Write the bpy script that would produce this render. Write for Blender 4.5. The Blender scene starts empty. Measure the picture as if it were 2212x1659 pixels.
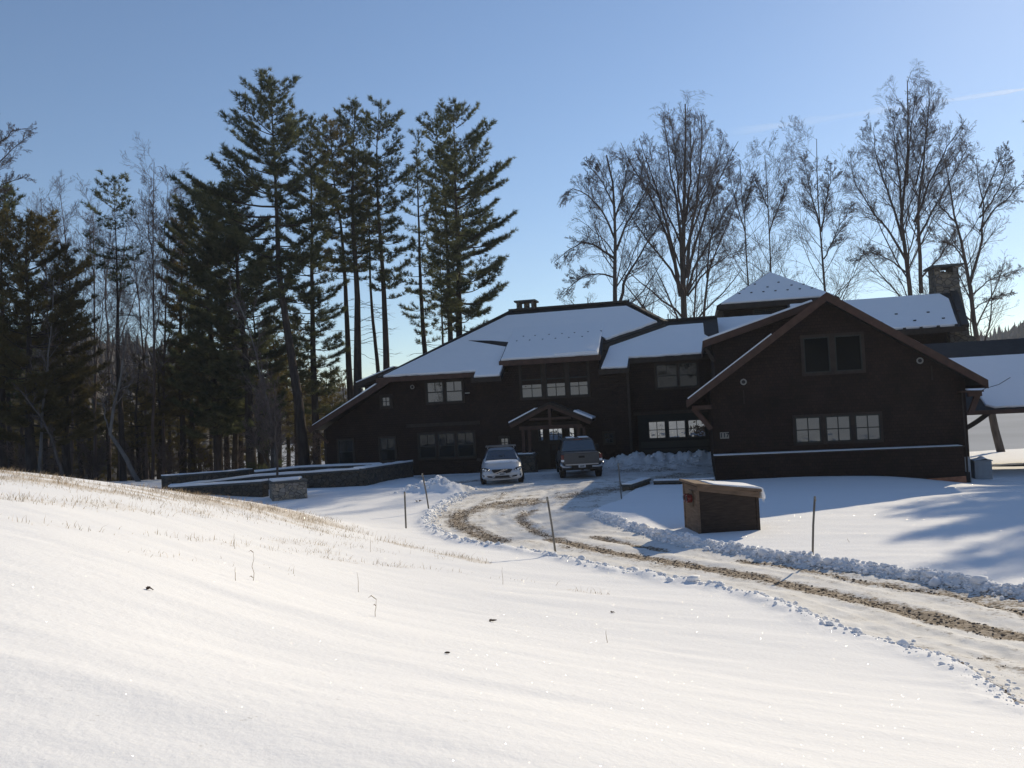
import bpy, bmesh, math, random
import numpy as np
from math import sin, cos, radians, pi, sqrt
from mathutils import Vector, Matrix

SC = bpy.context.scene
COL = SC.collection
RNG = np.random.default_rng(11)

# ------------------------------------------------------------------ measuring helpers
# world: eye above (0,0), z = 0 at the parking court, +Y away from the viewer, metres
F = 1788.0                                  # focal length in units of a 2212 px wide picture
PITCH, ROLL, PSI, EZ = radians(1.5), radians(2.95), radians(12.5), 3.3
FW = np.array([0, cos(PITCH), sin(PITCH)])
R0 = np.array([1.0, 0, 0]); U0 = np.array([0, -sin(PITCH), cos(PITCH)])
RT = R0*cos(ROLL) - U0*sin(ROLL)
UP = U0*cos(ROLL) + R0*sin(ROLL)
EYE = np.array([0, 0, EZ])
UX = np.array([cos(PSI), -sin(PSI), 0]); WX = np.array([sin(PSI), cos(PSI), 0])

def ray(x, y):
    return FW + RT*((x-1106)/F) + UP*((829.5-y)/F)
def at(x, y, Y):
    d = ray(x, y); return EYE + d*(Y/d[1])
def atz(x, y, z):
    d = ray(x, y); return EYE + d*((z-EZ)/d[2])
def HP(x, y, w):                            # point of the house's plane w: (u, z)
    d = ray(x, y); P = EYE + d*((w-EYE@WX)/(d@WX)); return float(P@UX), float(P[2])
def H2W(u, w, z):
    return UX*u + WX*w + np.array([0, 0, z])

# ------------------------------------------------------------------ object helpers
def link(o, parent=None):
    COL.objects.link(o)
    if parent is not None: o.parent = parent
    return o
def tag(o, label=None, cat=None, group=None, kind=None):
    if label: o['label'] = label
    if cat: o['category'] = cat
    if group: o['group'] = group
    if kind: o['kind'] = kind
    return o
def thing(name, label, cat, loc=(0, 0, 0), rz=0.0, group=None):
    o = bpy.data.objects.new(name, None); link(o)
    o.empty_display_size = .3
    o.location = [float(v) for v in loc]; o.rotation_euler = (0, 0, rz)
    return tag(o, label, cat, group, 'thing')
def copy_tree(o, parent=None):
    c = o.copy(); COL.objects.link(c); c.parent = parent
    for ch in list(o.children): copy_tree(ch, c)
    return c
def npmesh(name, V, faces, mat, parent=None, smooth=False, attrs=None):
    """faces: list of (m,k) int arrays"""
    me = bpy.data.meshes.new(name)
    V = np.ascontiguousarray(V, dtype=np.float32)
    faces = [np.asarray(f, dtype=np.int32) for f in faces if len(f)]
    me.vertices.add(len(V)); me.vertices.foreach_set('co', V.ravel())
    nl = sum(f.size for f in faces); nf = sum(len(f) for f in faces)
    me.loops.add(nl); me.polygons.add(nf)
    me.loops.foreach_set('vertex_index', np.concatenate([f.ravel() for f in faces]))
    sizes = np.concatenate([np.full(len(f), f.shape[1], np.int32) for f in faces])
    starts = np.concatenate([[0], np.cumsum(sizes)[:-1]]).astype(np.int32)
    me.polygons.foreach_set('loop_start', starts)
    me.polygons.foreach_set('loop_total', sizes)
    if smooth: me.polygons.foreach_set('use_smooth', np.ones(nf, bool))
    if attrs:
        for k, a in attrs.items():
            at_ = me.attributes.new(k, 'FLOAT', 'POINT')
            at_.data.foreach_set('value', np.ascontiguousarray(a, dtype=np.float32))
    me.update(calc_edges=True); me.validate()
    for m in (mat if isinstance(mat, (list, tuple)) else [mat]): me.materials.append(m)
    return link(bpy.data.objects.new(name, me), parent)

class MB:
    """collects simple shapes; build() links them as one mesh object"""
    def __init__(s): s.v = []; s.f = []
    def add(s, vs, fs):
        b = len(s.v); s.v += [tuple(map(float, v)) for v in vs]; s.f += [tuple(i+b for i in f) for f in fs]; return s
    def box(s, x0, x1, y0, y1, z0, z1):
        v = [(x, y, z) for z in (z0, z1) for y in (y0, y1) for x in (x0, x1)]
        return s.add(v, [(0, 2, 3, 1), (4, 5, 7, 6), (0, 1, 5, 4), (2, 6, 7, 3), (0, 4, 6, 2), (1, 3, 7, 5)])
    def prism(s, poly, off):
        """poly: list of 3D points (planar), off: 3D offset"""
        n = len(poly); off = Vector(off)
        a = [Vector(p) for p in poly]; b = [p+off for p in a]
        return s.add(a+b, [tuple(range(n))[::-1], tuple(range(n, 2*n))] + [(i, (i+1) % n, n+(i+1) % n, n+i) for i in range(n)])
    def bar(s, p, q, wx, wz, up=(0, 0, 1)):
        p = Vector(p); q = Vector(q); d = (q-p).normalized(); up = Vector(up)
        sx = d.cross(up)
        if sx.length < 1e-4: sx = d.cross(Vector((1, 0, 0)))
        sx.normalize(); sz = sx.cross(d).normalized()
        c = [(-1, -1), (1, -1), (1, 1), (-1, 1)]
        v = [e + sx*a*wx/2 + sz*b*wz/2 for e in (p, q) for a, b in c]
        return s.add(v, [(3, 2, 1, 0), (4, 5, 6, 7), (0, 1, 5, 4), (1, 2, 6, 5), (2, 3, 7, 6), (3, 0, 4, 7)])
    def tube(s, pts, rad, m=8, cap=True):
        P = np.array([[list(p) for p in pts]], float); R = np.array([[rad]*len(pts)] if np.isscalar(rad) else [rad], float)
        V, Q = tubes(P, R, m)
        fs = [tuple(q) for q in Q]
        if cap:
            fs.append(tuple(range(m))[::-1]); k = len(pts); fs.append(tuple(range((k-1)*m, k*m)))
        return s.add(V, fs)
    def ring(s, c, axis, R, r, n=20, m=6):
        c = Vector(c); a = Vector(axis).normalized(); e1 = a.orthogonal().normalized(); e2 = a.cross(e1)
        v = []; f = []
        for i in range(n):
            t = 2*pi*i/n; d = e1*cos(t)+e2*sin(t)
            for j in range(m):
                q = 2*pi*j/m; v.append(c + d*(R+r*cos(q)) + a*(r*sin(q)))
        for i in range(n):
            for j in range(m): f.append((i*m+j, ((i+1) % n)*m+j, ((i+1) % n)*m+(j+1) % m, i*m+(j+1) % m))
        return s.add(v, f)
    def disc(s, c, axis, R, h, n=20):
        c = Vector(c); a = Vector(axis).normalized(); e1 = a.orthogonal().normalized(); e2 = a.cross(e1)
        poly = [c + (e1*cos(2*pi*i/n)+e2*sin(2*pi*i/n))*R for i in range(n)]
        return s.prism(poly, a*h)
    def build(s, name, mat, parent=None, smooth=False, bevel=0.0):
        me = bpy.data.meshes.new(name); me.from_pydata(s.v, [], s.f)
        bm = bmesh.new(); bm.from_mesh(me)
        bmesh.ops.recalc_face_normals(bm, faces=bm.faces)
        if bevel > 0:
            bmesh.ops.bevel(bm, geom=[e for e in bm.edges if len(e.link_faces) == 2 and e.calc_face_angle(0) > .5], offset=bevel, segments=2, affect='EDGES', clamp_overlap=True)
        bm.to_mesh(me); bm.free()
        if smooth:
            for p in me.polygons: p.use_smooth = True
        me.materials.append(mat)
        return link(bpy.data.objects.new(name, me), parent)

def tubes(P, R, m=4):
    n, K, _ = P.shape
    T = np.gradient(P, axis=1); T /= np.linalg.norm(T, axis=2, keepdims=True)+1e-9
    d = P[:, -1]-P[:, 0]
    A = np.where(np.abs(d[:, 2:3]) > .8*np.linalg.norm(d, axis=1, keepdims=True), np.array([[1., 0, 0]]), np.array([[0, 0, 1.]]))
    N1 = np.cross(T, A[:, None, :]); N1 /= np.linalg.norm(N1, axis=2, keepdims=True)+1e-9
    N2 = np.cross(T, N1)
    a = np.arange(m)*2*pi/m
    V = P[:, :, None, :] + R[:, :, None, None]*(np.cos(a)[None, None, :, None]*N1[:, :, None, :] + np.sin(a)[None, None, :, None]*N2[:, :, None, :])
    base = (np.arange(n)*K*m)[:, None, None] + (np.arange(K-1)*m)[None, :, None]
    j = np.arange(m)[None, None, :]; j2 = (j+1) % m
    Q = np.stack([base+j, base+j2, base+m+j2, base+m+j], axis=-1).reshape(-1, 4)
    return V.reshape(-1, 3), Q

# ------------------------------------------------------------------ numpy noise
def _h(ix, iy, s):
    h = (ix.astype(np.int64)*374761393 + iy.astype(np.int64)*668265263 + s*1442695041) & 0xffffffff
    h = ((h ^ (h >> 13))*1274126177) & 0xffffffff
    return ((h ^ (h >> 16)) & 0xffff)/65535.0
def vnoise(x, y, s=0):
    ix = np.floor(x); iy = np.floor(y); fx = x-ix; fy = y-iy
    fx = fx*fx*fx*(fx*(fx*6-15)+10); fy = fy*fy*fy*(fy*(fy*6-15)+10)
    a = _h(ix, iy, s); b = _h(ix+1, iy, s); c = _h(ix, iy+1, s); d = _h(ix+1, iy+1, s)
    return (a+(b-a)*fx)*(1-fy) + (c+(d-c)*fx)*fy - .5
def fbm(x, y, s=0, o=4):
    t = 0; a = 1.0
    for i in range(o):
        t = t + a*vnoise(x, y, s+i*17); x = x*2.03+5.1; y = y*2.03-3.7; a *= .5
    return t
def sstep(a, b, x):
    t = np.clip((x-a)/(b-a), 0, 1); return t*t*(3-2*t)

# ------------------------------------------------------------------ materials
def mat(name, col, rough=.8, spec=.3, metal=0.0, var=0.0, vscale=6.0, bump=0.0, bscale=30.0, ior=None, coord='Object', stretch=(1, 1, 1)):
    m = bpy.data.materials.new(name); m.use_nodes = True
    nt = m.node_tree; b = nt.nodes['Principled BSDF']
    b.inputs['Base Color'].default_value = (*col, 1); b.inputs['Roughness'].default_value = rough
    b.inputs['Specular IOR Level'].default_value = spec; b.inputs['Metallic'].default_value = metal
    if ior: b.inputs['IOR'].default_value = ior
    if var or bump:
        tc = nt.nodes.new('ShaderNodeTexCoord'); mp = nt.nodes.new('ShaderNodeMapping'); mp.inputs['Scale'].default_value = stretch
        nt.links.new(tc.outputs[coord], mp.inputs['Vector'])
    if var:
        n = nt.nodes.new('ShaderNodeTexNoise'); n.inputs['Scale'].default_value = vscale; n.inputs['Detail'].default_value = 5
        nt.links.new(mp.outputs[0], n.inputs['Vector'])
        mr = nt.nodes.new('ShaderNodeMapRange'); mr.inputs['From Min'].default_value = .3; mr.inputs['From Max'].default_value = .7
        mr.inputs['To Min'].default_value = 1-var; mr.inputs['To Max'].default_value = 1+var
        nt.links.new(n.outputs['Fac'], mr.inputs['Value'])
        mx = nt.nodes.new('ShaderNodeMix'); mx.data_type = 'RGBA'; mx.blend_type = 'MULTIPLY'; mx.inputs['Factor'].default_value = 1
        mx.inputs['A'].default_value = (*col, 1); nt.links.new(mr.outputs[0], mx.inputs['B'])
        nt.links.new(mx.outputs['Result'], b.inputs['Base Color'])
    if bump:
        n2 = nt.nodes.new('ShaderNodeTexNoise'); n2.inputs['Scale'].default_value = bscale; n2.inputs['Detail'].default_value = 4
        nt.links.new(mp.outputs[0], n2.inputs['Vector'])
        bp = nt.nodes.new('ShaderNodeBump'); bp.inputs['Strength'].default_value = bump; bp.inputs['Distance'].default_value = .05
        nt.links.new(n2.outputs['Fac'], bp.inputs['Height']); nt.links.new(bp.outputs[0], b.inputs['Normal'])
    return m

def shingle_mat(name, c1, c2):
    m = bpy.data.materials.new(name); m.use_nodes = True; nt = m.node_tree; b = nt.nodes['Principled BSDF']
    b.inputs['Roughness'].default_value = .85; b.inputs['Specular IOR Level'].default_value = .2
    tc = nt.nodes.new('ShaderNodeTexCoord'); sp = nt.nodes.new('ShaderNodeSeparateXYZ'); cb = nt.nodes.new('ShaderNodeCombineXYZ'); ad = nt.nodes.new('ShaderNodeMath')
    nt.links.new(tc.outputs['Object'], sp.inputs[0]); nt.links.new(sp.outputs['X'], ad.inputs[0]); nt.links.new(sp.outputs['Y'], ad.inputs[1])
    nt.links.new(ad.outputs[0], cb.inputs['X']); nt.links.new(sp.outputs['Z'], cb.inputs['Y'])
    br = nt.nodes.new('ShaderNodeTexBrick'); br.inputs['Scale'].default_value = 1.0
    br.inputs['Brick Width'].default_value = .14; br.inputs['Row Height'].default_value = .13; br.inputs['Mortar Size'].default_value = .006
    br.inputs['Color1'].default_value = (*c1, 1); br.inputs['Color2'].default_value = (*c2, 1); br.inputs['Mortar'].default_value = (*[v*.35 for v in c1], 1)
    nt.links.new(cb.outputs[0], br.inputs['Vector'])
    nz = nt.nodes.new('ShaderNodeTexNoise'); nz.inputs['Scale'].default_value = 1.3; nz.inputs['Detail'].default_value = 6
    nt.links.new(tc.outputs['Object'], nz.inputs['Vector'])
    mr = nt.nodes.new('ShaderNodeMapRange'); mr.inputs['To Min'].default_value = .35; mr.inputs['To Max'].default_value = 1.65; nt.links.new(nz.outputs['Fac'], mr.inputs['Value'])
    mx = nt.nodes.new('ShaderNodeMix'); mx.data_type = 'RGBA'; mx.blend_type = 'MULTIPLY'; mx.inputs['Factor'].default_value = 1
    nt.links.new(br.outputs['Color'], mx.inputs['A']); nt.links.new(mr.outputs[0], mx.inputs['B'])
    nt.links.new(mx.outputs['Result'], b.inputs['Base Color'])
    bp = nt.nodes.new('ShaderNodeBump'); bp.inputs['Strength'].default_value = .6; bp.inputs['Distance'].default_value = .02
    nt.links.new(br.outputs['Fac'], bp.inputs['Height']); bp.invert = True; nt.links.new(bp.outputs[0], b.inputs['Normal'])
    return m

def stone_mat(name, tint=1.0, scale=4.5):
    m = bpy.data.materials.new(name); m.use_nodes = True; nt = m.node_tree; b = nt.nodes['Principled BSDF']
    b.inputs['Roughness'].default_value = .9; b.inputs['Specular IOR Level'].default_value = .2
    tc = nt.nodes.new('ShaderNodeTexCoord'); mp = nt.nodes.new('ShaderNodeMapping'); mp.inputs['Scale'].default_value = (1, 1, 1.35)
    nt.links.new(tc.outputs['Object'], mp.inputs['Vector'])
    nz = nt.nodes.new('ShaderNodeTexNoise'); nz.inputs['Scale'].default_value = 3; nt.links.new(mp.outputs[0], nz.inputs['Vector'])
    va = nt.nodes.new('ShaderNodeVectorMath'); va.operation = 'MULTIPLY_ADD'; va.inputs[1].default_value = (.12, .12, .12)
    nt.links.new(nz.outputs['Color'], va.inputs[0]); nt.links.new(mp.outputs[0], va.inputs[2])
    v1 = nt.nodes.new('ShaderNodeTexVoronoi'); v1.inputs['Scale'].default_value = scale; nt.links.new(va.outputs[0], v1.inputs['Vector'])
    v2 = nt.nodes.new('ShaderNodeTexVoronoi'); v2.feature = 'DISTANCE_TO_EDGE'; v2.inputs['Scale'].default_value = scale; nt.links.new(va.outputs[0], v2.inputs['Vector'])
    cr = nt.nodes.new('ShaderNodeValToRGB')
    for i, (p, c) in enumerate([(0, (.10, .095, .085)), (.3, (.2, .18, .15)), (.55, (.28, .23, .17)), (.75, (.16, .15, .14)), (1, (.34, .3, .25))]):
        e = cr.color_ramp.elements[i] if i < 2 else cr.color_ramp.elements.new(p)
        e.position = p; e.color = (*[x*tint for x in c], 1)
    nt.links.new(v1.outputs['Color'], cr.inputs['Fac'])
    mr = nt.nodes.new('ShaderNodeMapRange'); mr.inputs['From Max'].default_value = .07; mr.inputs['To Min'].default_value = .25; nt.links.new(v2.outputs['Distance'], mr.inputs['Value'])
    n3 = nt.nodes.new('ShaderNodeTexNoise'); n3.inputs['Scale'].default_value = 25; n3.inputs['Detail'].default_value = 5; nt.links.new(tc.outputs['Object'], n3.inputs['Vector'])
    mu = nt.nodes.new('ShaderNodeMath'); mu.operation = 'MULTIPLY'; nt.links.new(mr.outputs[0], mu.inputs[0])
    m3 = nt.nodes.new('ShaderNodeMapRange'); m3.inputs['To Min'].default_value = .5; m3.inputs['To Max'].default_value = 1.5; nt.links.new(n3.outputs['Fac'], m3.inputs['Value']); nt.links.new(m3.outputs[0], mu.inputs[1])
    mx = nt.nodes.new('ShaderNodeMix'); mx.data_type = 'RGBA'; mx.blend_type = 'MULTIPLY'; mx.inputs['Factor'].default_value = 1
    nt.links.new(cr.outputs[0], mx.inputs['A']); nt.links.new(mu.outputs[0], mx.inputs['B']); nt.links.new(mx.outputs['Result'], b.inputs['Base Color'])
    bp = nt.nodes.new('ShaderNodeBump'); bp.inputs['Strength'].default_value = .8; bp.inputs['Distance'].default_value = .04
    nt.links.new(mu.outputs[0], bp.inputs['Height']); nt.links.new(bp.outputs[0], b.inputs['Normal'])
    return m

def bark_mat(name, c, var=.5):
    return mat(name, c, .95, .15, var=var, vscale=5, bump=.8, bscale=9, stretch=(1, 1, .25))

def leaf_mat(name, c1, c2, transl=.38):
    m = bpy.data.materials.new(name); m.use_nodes = True; nt = m.node_tree; nt.nodes.clear()
    out = nt.nodes.new('ShaderNodeOutputMaterial'); d = nt.nodes.new('ShaderNodeBsdfDiffuse'); t = nt.nodes.new('ShaderNodeBsdfTranslucent'); mix = nt.nodes.new('ShaderNodeMixShader')
    tc = nt.nodes.new('ShaderNodeTexCoord'); nz = nt.nodes.new('ShaderNodeTexNoise'); nz.inputs['Scale'].default_value = .9; nz.inputs['Detail'].default_value = 6
    nt.links.new(tc.outputs['Object'], nz.inputs['Vector'])
    cr = nt.nodes.new('ShaderNodeValToRGB'); cr.color_ramp.elements[0].position = .38; cr.color_ramp.elements[1].position = .64
    cr.color_ramp.elements[0].color = (*c1, 1); cr.color_ramp.elements[1].color = (*c2, 1)
    nt.links.new(nz.outputs['Fac'], cr.inputs['Fac'])
    hs = nt.nodes.new('ShaderNodeHueSaturation'); hs.inputs['Value'].default_value = 1.9; hs.inputs['Saturation'].default_value = 1.1; nt.links.new(cr.outputs[0], hs.inputs['Color'])
    nt.links.new(cr.outputs[0], d.inputs['Color']); nt.links.new(hs.outputs[0], t.inputs['Color'])
    mix.inputs[0].default_value = transl; nt.links.new(d.outputs[0], mix.inputs[1]); nt.links.new(t.outputs[0], mix.inputs[2]); nt.links.new(mix.outputs[0], out.inputs[0])
    return m

def glass_mat(name, col, refl, rough=.03):
    """window pane: dark room behind it, mirror share set per pane, raised to stand in for bright panes"""
    m = bpy.data.materials.new(name); m.use_nodes = True; nt = m.node_tree; nt.nodes.clear()
    out = nt.nodes.new('ShaderNodeOutputMaterial'); d = nt.nodes.new('ShaderNodeBsdfDiffuse'); g = nt.nodes.new('ShaderNodeBsdfGlossy'); mix = nt.nodes.new('ShaderNodeMixShader')
    d.inputs['Color'].default_value = (*col, 1); g.inputs['Roughness'].default_value = rough; g.inputs['Color'].default_value = (.84, .92, 1, 1)
    tc = nt.nodes.new('ShaderNodeTexCoord'); nz = nt.nodes.new('ShaderNodeTexNoise'); nz.inputs['Scale'].default_value = 1.7; nz.inputs['Detail'].default_value = 3; nt.links.new(tc.outputs['Object'], nz.inputs['Vector'])
    bp = nt.nodes.new('ShaderNodeBump'); bp.inputs['Strength'].default_value = .22; bp.inputs['Distance'].default_value = .05; nt.links.new(nz.outputs['Fac'], bp.inputs['Height']); nt.links.new(bp.outputs[0], g.inputs['Normal'])
    mix.inputs[0].default_value = refl; nt.links.new(d.outputs[0], mix.inputs[1]); nt.links.new(g.outputs[0], mix.inputs[2]); nt.links.new(mix.outputs[0], out.inputs[0])
    return m

def snow_mat(name, ground=False):
    m = bpy.data.materials.new(name); m.use_nodes = True; nt = m.node_tree; b = nt.nodes['Principled BSDF']; L = nt.links.new
    SN = (.86, .865, .88)
    b.inputs['Base Color'].default_value = (*SN, 1); b.inputs['Roughness'].default_value = .85; b.inputs['Specular IOR Level'].default_value = .06
    tc = nt.nodes.new('ShaderNodeTexCoord')
    n1 = nt.nodes.new('ShaderNodeTexNoise'); n1.inputs['Scale'].default_value = 16 if ground else 5; n1.inputs['Detail'].default_value = 8; n1.inputs['Roughness'].default_value = .6
    L(tc.outputs['Object'], n1.inputs['Vector'])
    bp = nt.nodes.new('ShaderNodeBump'); bp.inputs['Strength'].default_value = .35; bp.inputs['Distance'].default_value = .02
    L(n1.outputs['Fac'], bp.inputs['Height']); L(bp.outputs[0], b.inputs['Normal'])
    if not ground:
        n0 = nt.nodes.new('ShaderNodeTexNoise'); n0.inputs['Scale'].default_value = .9; n0.inputs['Detail'].default_value = 3; L(tc.outputs['Object'], n0.inputs['Vector'])
        b0 = nt.nodes.new('ShaderNodeBump'); b0.inputs['Strength'].default_value = .5; b0.inputs['Distance'].default_value = .10; L(n0.outputs['Fac'], b0.inputs['Height']); L(b0.outputs[0], bp.inputs['Normal'])
    if ground:
        def attr(n):
            a = nt.nodes.new('ShaderNodeAttribute'); a.attribute_name = n; return a.outputs['Fac']
        def mixc(fac, a, bcol):
            x = nt.nodes.new('ShaderNodeMix'); x.data_type = 'RGBA'
            L(fac, x.inputs['Factor'])
            for s, v in (('A', a), ('B', bcol)):
                if isinstance(v, tuple): x.inputs[s].default_value = (*v, 1)
                else: L(v, x.inputs[s])
            return x.outputs['Result']
        def ramp(v, a, c):
            r = nt.nodes.new('ShaderNodeMapRange'); r.inputs['From Min'].default_value = a; r.inputs['From Max'].default_value = c; L(v, r.inputs['Value']); return r.outputs[0]
        def math_(op, a, c):
            n = nt.nodes.new('ShaderNodeMath'); n.operation = op
            for i, v in enumerate((a, c)):
                if isinstance(v, (int, float)): n.inputs[i].default_value = v
                else: L(v, n.inputs[i])
            return n.outputs[0]
        nA = nt.nodes.new('ShaderNodeTexNoise'); nA.inputs['Scale'].default_value = 2.2; nA.inputs['Detail'].default_value = 9; nA.inputs['Roughness'].default_value = .72; L(tc.outputs['Object'], nA.inputs['Vector'])
        nB = nt.nodes.new('ShaderNodeTexNoise'); nB.inputs['Scale'].default_value = 14; nB.inputs['Detail'].default_value = 6; nB.inputs['Roughness'].default_value = .7; L(tc.outputs['Object'], nB.inputs['Vector'])
        vo = nt.nodes.new('ShaderNodeTexVoronoi'); vo.inputs['Scale'].default_value = 22; L(tc.outputs['Object'], vo.inputs['Vector'])
        sv = nt.nodes.new('ShaderNodeSeparateColor'); L(vo.outputs['Color'], sv.inputs[0])
        # packed driveway snow, a little grey-tan, patchy
        packed = mixc(ramp(nA.outputs['Fac'], .35, .7), (.77, .765, .755), (.65, .63, .595))
        c1 = mixc(attr('road'), SN, packed)
        grav = nt.nodes.new('ShaderNodeValToRGB'); grav.color_ramp.elements[0].color = (.085, .068, .052, 1); grav.color_ramp.elements[1].color = (.44, .375, .30, 1)
        e = grav.color_ramp.elements.new(.5); e.color = (.235, .19, .145, 1)
        L(sv.outputs[0], grav.inputs['Fac'])
        gm = math_('ADD', attr('gravel'), math_('MULTIPLY', math_('SUBTRACT', nB.outputs['Fac'], .5), 1.9))
        gm = math_('ADD', gm, math_('MULTIPLY', math_('SUBTRACT', nA.outputs['Fac'], .5), 1.2))
        c2 = mixc(ramp(gm, .38, .74), c1, grav.outputs[0])
        gr = math_('ADD', attr('grass'), math_('MULTIPLY', math_('SUBTRACT', nB.outputs['Fac'], .55), 1.6))
        c3 = mixc(math_('MULTIPLY', ramp(gr, .30, .95), .6), c2, (.46, .36, .235))
        L(c3, b.inputs['Base Color'])
        # ice crystals: tiny mirror facets, each tilted its own way
        v2 = nt.nodes.new('ShaderNodeTexVoronoi'); v2.inputs['Scale'].default_value = 120; L(tc.outputs['Object'], v2.inputs['Vector'])
        vm = nt.nodes.new('ShaderNodeVectorMath'); vm.operation = 'SUBTRACT'; vm.inputs[1].default_value = (.5, .5, .5); L(v2.outputs['Color'], vm.inputs[0])
        vs = nt.nodes.new('ShaderNodeVectorMath'); vs.operation = 'SCALE'; vs.inputs['Scale'].default_value = 2.2; L(vm.outputs[0], vs.inputs[0])
        ge = nt.nodes.new('ShaderNodeNewGeometry'); va = nt.nodes.new('ShaderNodeVectorMath'); va.operation = 'ADD'; L(vs.outputs[0], va.inputs[0]); L(ge.outputs['Normal'], va.inputs[1])
        vn = nt.nodes.new('ShaderNodeVectorMath'); vn.operation = 'NORMALIZE'; L(va.outputs[0], vn.inputs[0])
        gl = nt.nodes.new('ShaderNodeBsdfGlossy'); gl.inputs['Roughness'].default_value = .12; L(vn.outputs[0], gl.inputs['Normal'])
        sh = nt.nodes.new('ShaderNodeMixShader')
        small = math_('LESS_THAN', v2.outputs['Distance'], .33)
        sc = nt.nodes.new('ShaderNodeSeparateColor'); L(v2.outputs['Color'], sc.inputs[0])
        fac = math_('MULTIPLY', math_('MULTIPLY', small, .05), math_('SUBTRACT', 1.0, attr('road')))
        L(fac, sh.inputs[0]); L(b.outputs[0], sh.inputs[1]); L(gl.outputs[0], sh.inputs[2])
        L(sh.outputs[0], nt.nodes['Material Output'].inputs[0])
    return m

M = {}
M['snow'] = snow_mat('snow'); M['ground'] = snow_mat('ground_snow', True)
M['wall'] = shingle_mat('stained_shingle', (.0285, .0165, .0125), (.0195, .0118, .0098))
M['trim'] = mat('red_brown_trim', (.062, .030, .020), .6, .3, var=.25, vscale=4, bump=.1)
M['dtrim'] = mat('dark_brown_trim', (.030, .021, .016), .7, .3, var=.3, vscale=4)
M['green'] = mat('dark_green_paint', (.007, .012, .012), .6, .2, var=.2)
M['sash'] = mat('sash_paint', (.016, .022, .020), .5, .3)
M['roof'] = mat('dark_roof_metal', (.022, .021, .021), .55, .3, var=.25, vscale=3, bump=.2, bscale=12)
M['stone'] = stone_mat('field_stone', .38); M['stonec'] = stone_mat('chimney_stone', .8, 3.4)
M['cap'] = mat('bluestone_cap', (.07, .074, .072), .85, .2, var=.2)
M['copper'] = mat('copper_flashing', (.30, .12, .06), .5, .4, var=.3)
M['wood'] = mat('bin_board', (.15, .105, .074), .8, .2, var=.35, vscale=3, bump=.3, bscale=14, stretch=(1, 1, 6))  # lighter wood, with light on the bin's side face put into the colour
M['woodd'] = mat('bin_board_dark', (.036, .026, .021), .8, .2, var=.35, vscale=4, bump=.3, bscale=14, stretch=(1, 1, 6))
M['pole'] = mat('weathered_stake', (.15, .14, .125), .85, .2, var=.3, vscale=9, stretch=(1, 1, .2))
M['grey'] = mat('grey_cabinet_paint', (.30, .33, .35), .5, .4, var=.08)
M['black'] = mat('black_plastic', (.012, .012, .013), .5, .3)
M['rubber'] = mat('tyre_rubber', (.018, .018, .019), .9, .2)
M['chrome'] = mat('chrome', (.42, .42, .43), .28, .5, metal=1.0)
M['block'] = mat('block_wood', (.13, .10, .07), .8, .2, var=.3)
M['steel'] = mat('rack_alloy', (.42, .43, .44), .35, .5, metal=.6)
M['silver'] = mat('silver_car_paint', (.50, .52, .55), .35, .5, metal=.25)
M['tan'] = mat('grey_truck_paint', (.075, .078, .083), .4, .5, metal=.25)
M['red'] = mat('red_lens', (.15, .022, .018), .25, .5)
M['lens'] = mat('clear_lens', (.75, .77, .78), .12, .6)
M['plate'] = mat('plate_white', (.42, .44, .46), .5, .3)
M['shrub'] = bark_mat('shrub_bark', (.085, .075, .068), .35)
M['ring'] = mat('pale_vent', (.30, .29, .26), .6, .3)
M['num'] = mat('plaque_pale', (.26, .24, .20), .7, .3)
M['gdark'] = glass_mat('dark_glass', (.008, .012, .013), .030)
M['gblack'] = glass_mat('unlit_glass', (.003, .005, .006), .004)
M['gmid'] = glass_mat('mid_mirror_glass', (.014, .018, .018), .11)
M['glite'] = glass_mat('bright_mirror_glass', (.03, .034, .033), .24)  # mirror share raised to put brightness into the garage panes
M['gdoor'] = glass_mat('door_glass', (.08, .09, .085), .45)  # paler base and strong mirror stand in for daylight seen through the house
M['gcar'] = glass_mat('car_glass', (.012, .014, .018), .12)
M['bark'] = bark_mat('pine_bark', (.040, .033, .030)); M['barkg'] = bark_mat('grey_bark', (.085, .071, .064), .4)
M['birch'] = bark_mat('birch_bark', (.12, .113, .107), .35); M['barkp'] = bark_mat('twig_bark', (.115, .092, .088), .3)
M['needle'] = leaf_mat('pine_needles', (.034, .046, .026), (.105, .112, .062))
M['needleb'] = leaf_mat('brownish_needles', (.050, .046, .022), (.120, .100, .046))
M['grassb'] = mat('dry_grass_blade', (.46, .35, .22), .9, .1, var=.4, vscale=2)
M['stalk'] = mat('dry_stalk', (.30, .22, .14), .9, .1)
M['leafl'] = mat('dead_leaf', (.10, .065, .045), .9, .1)
M['stonep'] = mat('gravel_stone', (.17, .13, .095), .9, .2, var=.6, vscale=3)
# ------------------------------------------------------------------ terrain
ctrl = []
def cz(px, py, z): P = atz(px, py, z); ctrl.append((P[0], P[1], z))
def cY(px, py, Y): P = at(px, py, Y); ctrl.append(tuple(P))
# near hill (left and under the viewer)
cY(0, 1018, 20); cY(130, 1036, 20); cY(265, 1052, 20); cY(430, 1068, 20); cY(560, 1084, 20); cY(640, 1100, 20.2)
cz(794, 1158, .42); cz(942, 1193, .36); cz(1042, 1213, .3)
cz(1106, 1659, 1.74); cz(1106, 1400, 1.08); cz(1106, 1290, .56); cz(1106, 1225, .2)
cz(550, 1659, 1.82); cz(550, 1400, 1.62); cz(550, 1200, 1.42); cz(100, 1659, 1.98); cz(100, 1400, 2.08); cz(100, 1200, 2.2); cz(100, 1090, 2.25)
cz(800, 1300, .98); cz(800, 1225, .72)
cz(1500, 1400, .55); cz(1500, 1600, 1.3); cz(1700, 1330, .26); cz(1900, 1400, .3); cz(2052, 1440, .36); cz(2190, 1530, .5); cz(2100, 1659, 1.05); cz(1350, 1260, .12)
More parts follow.
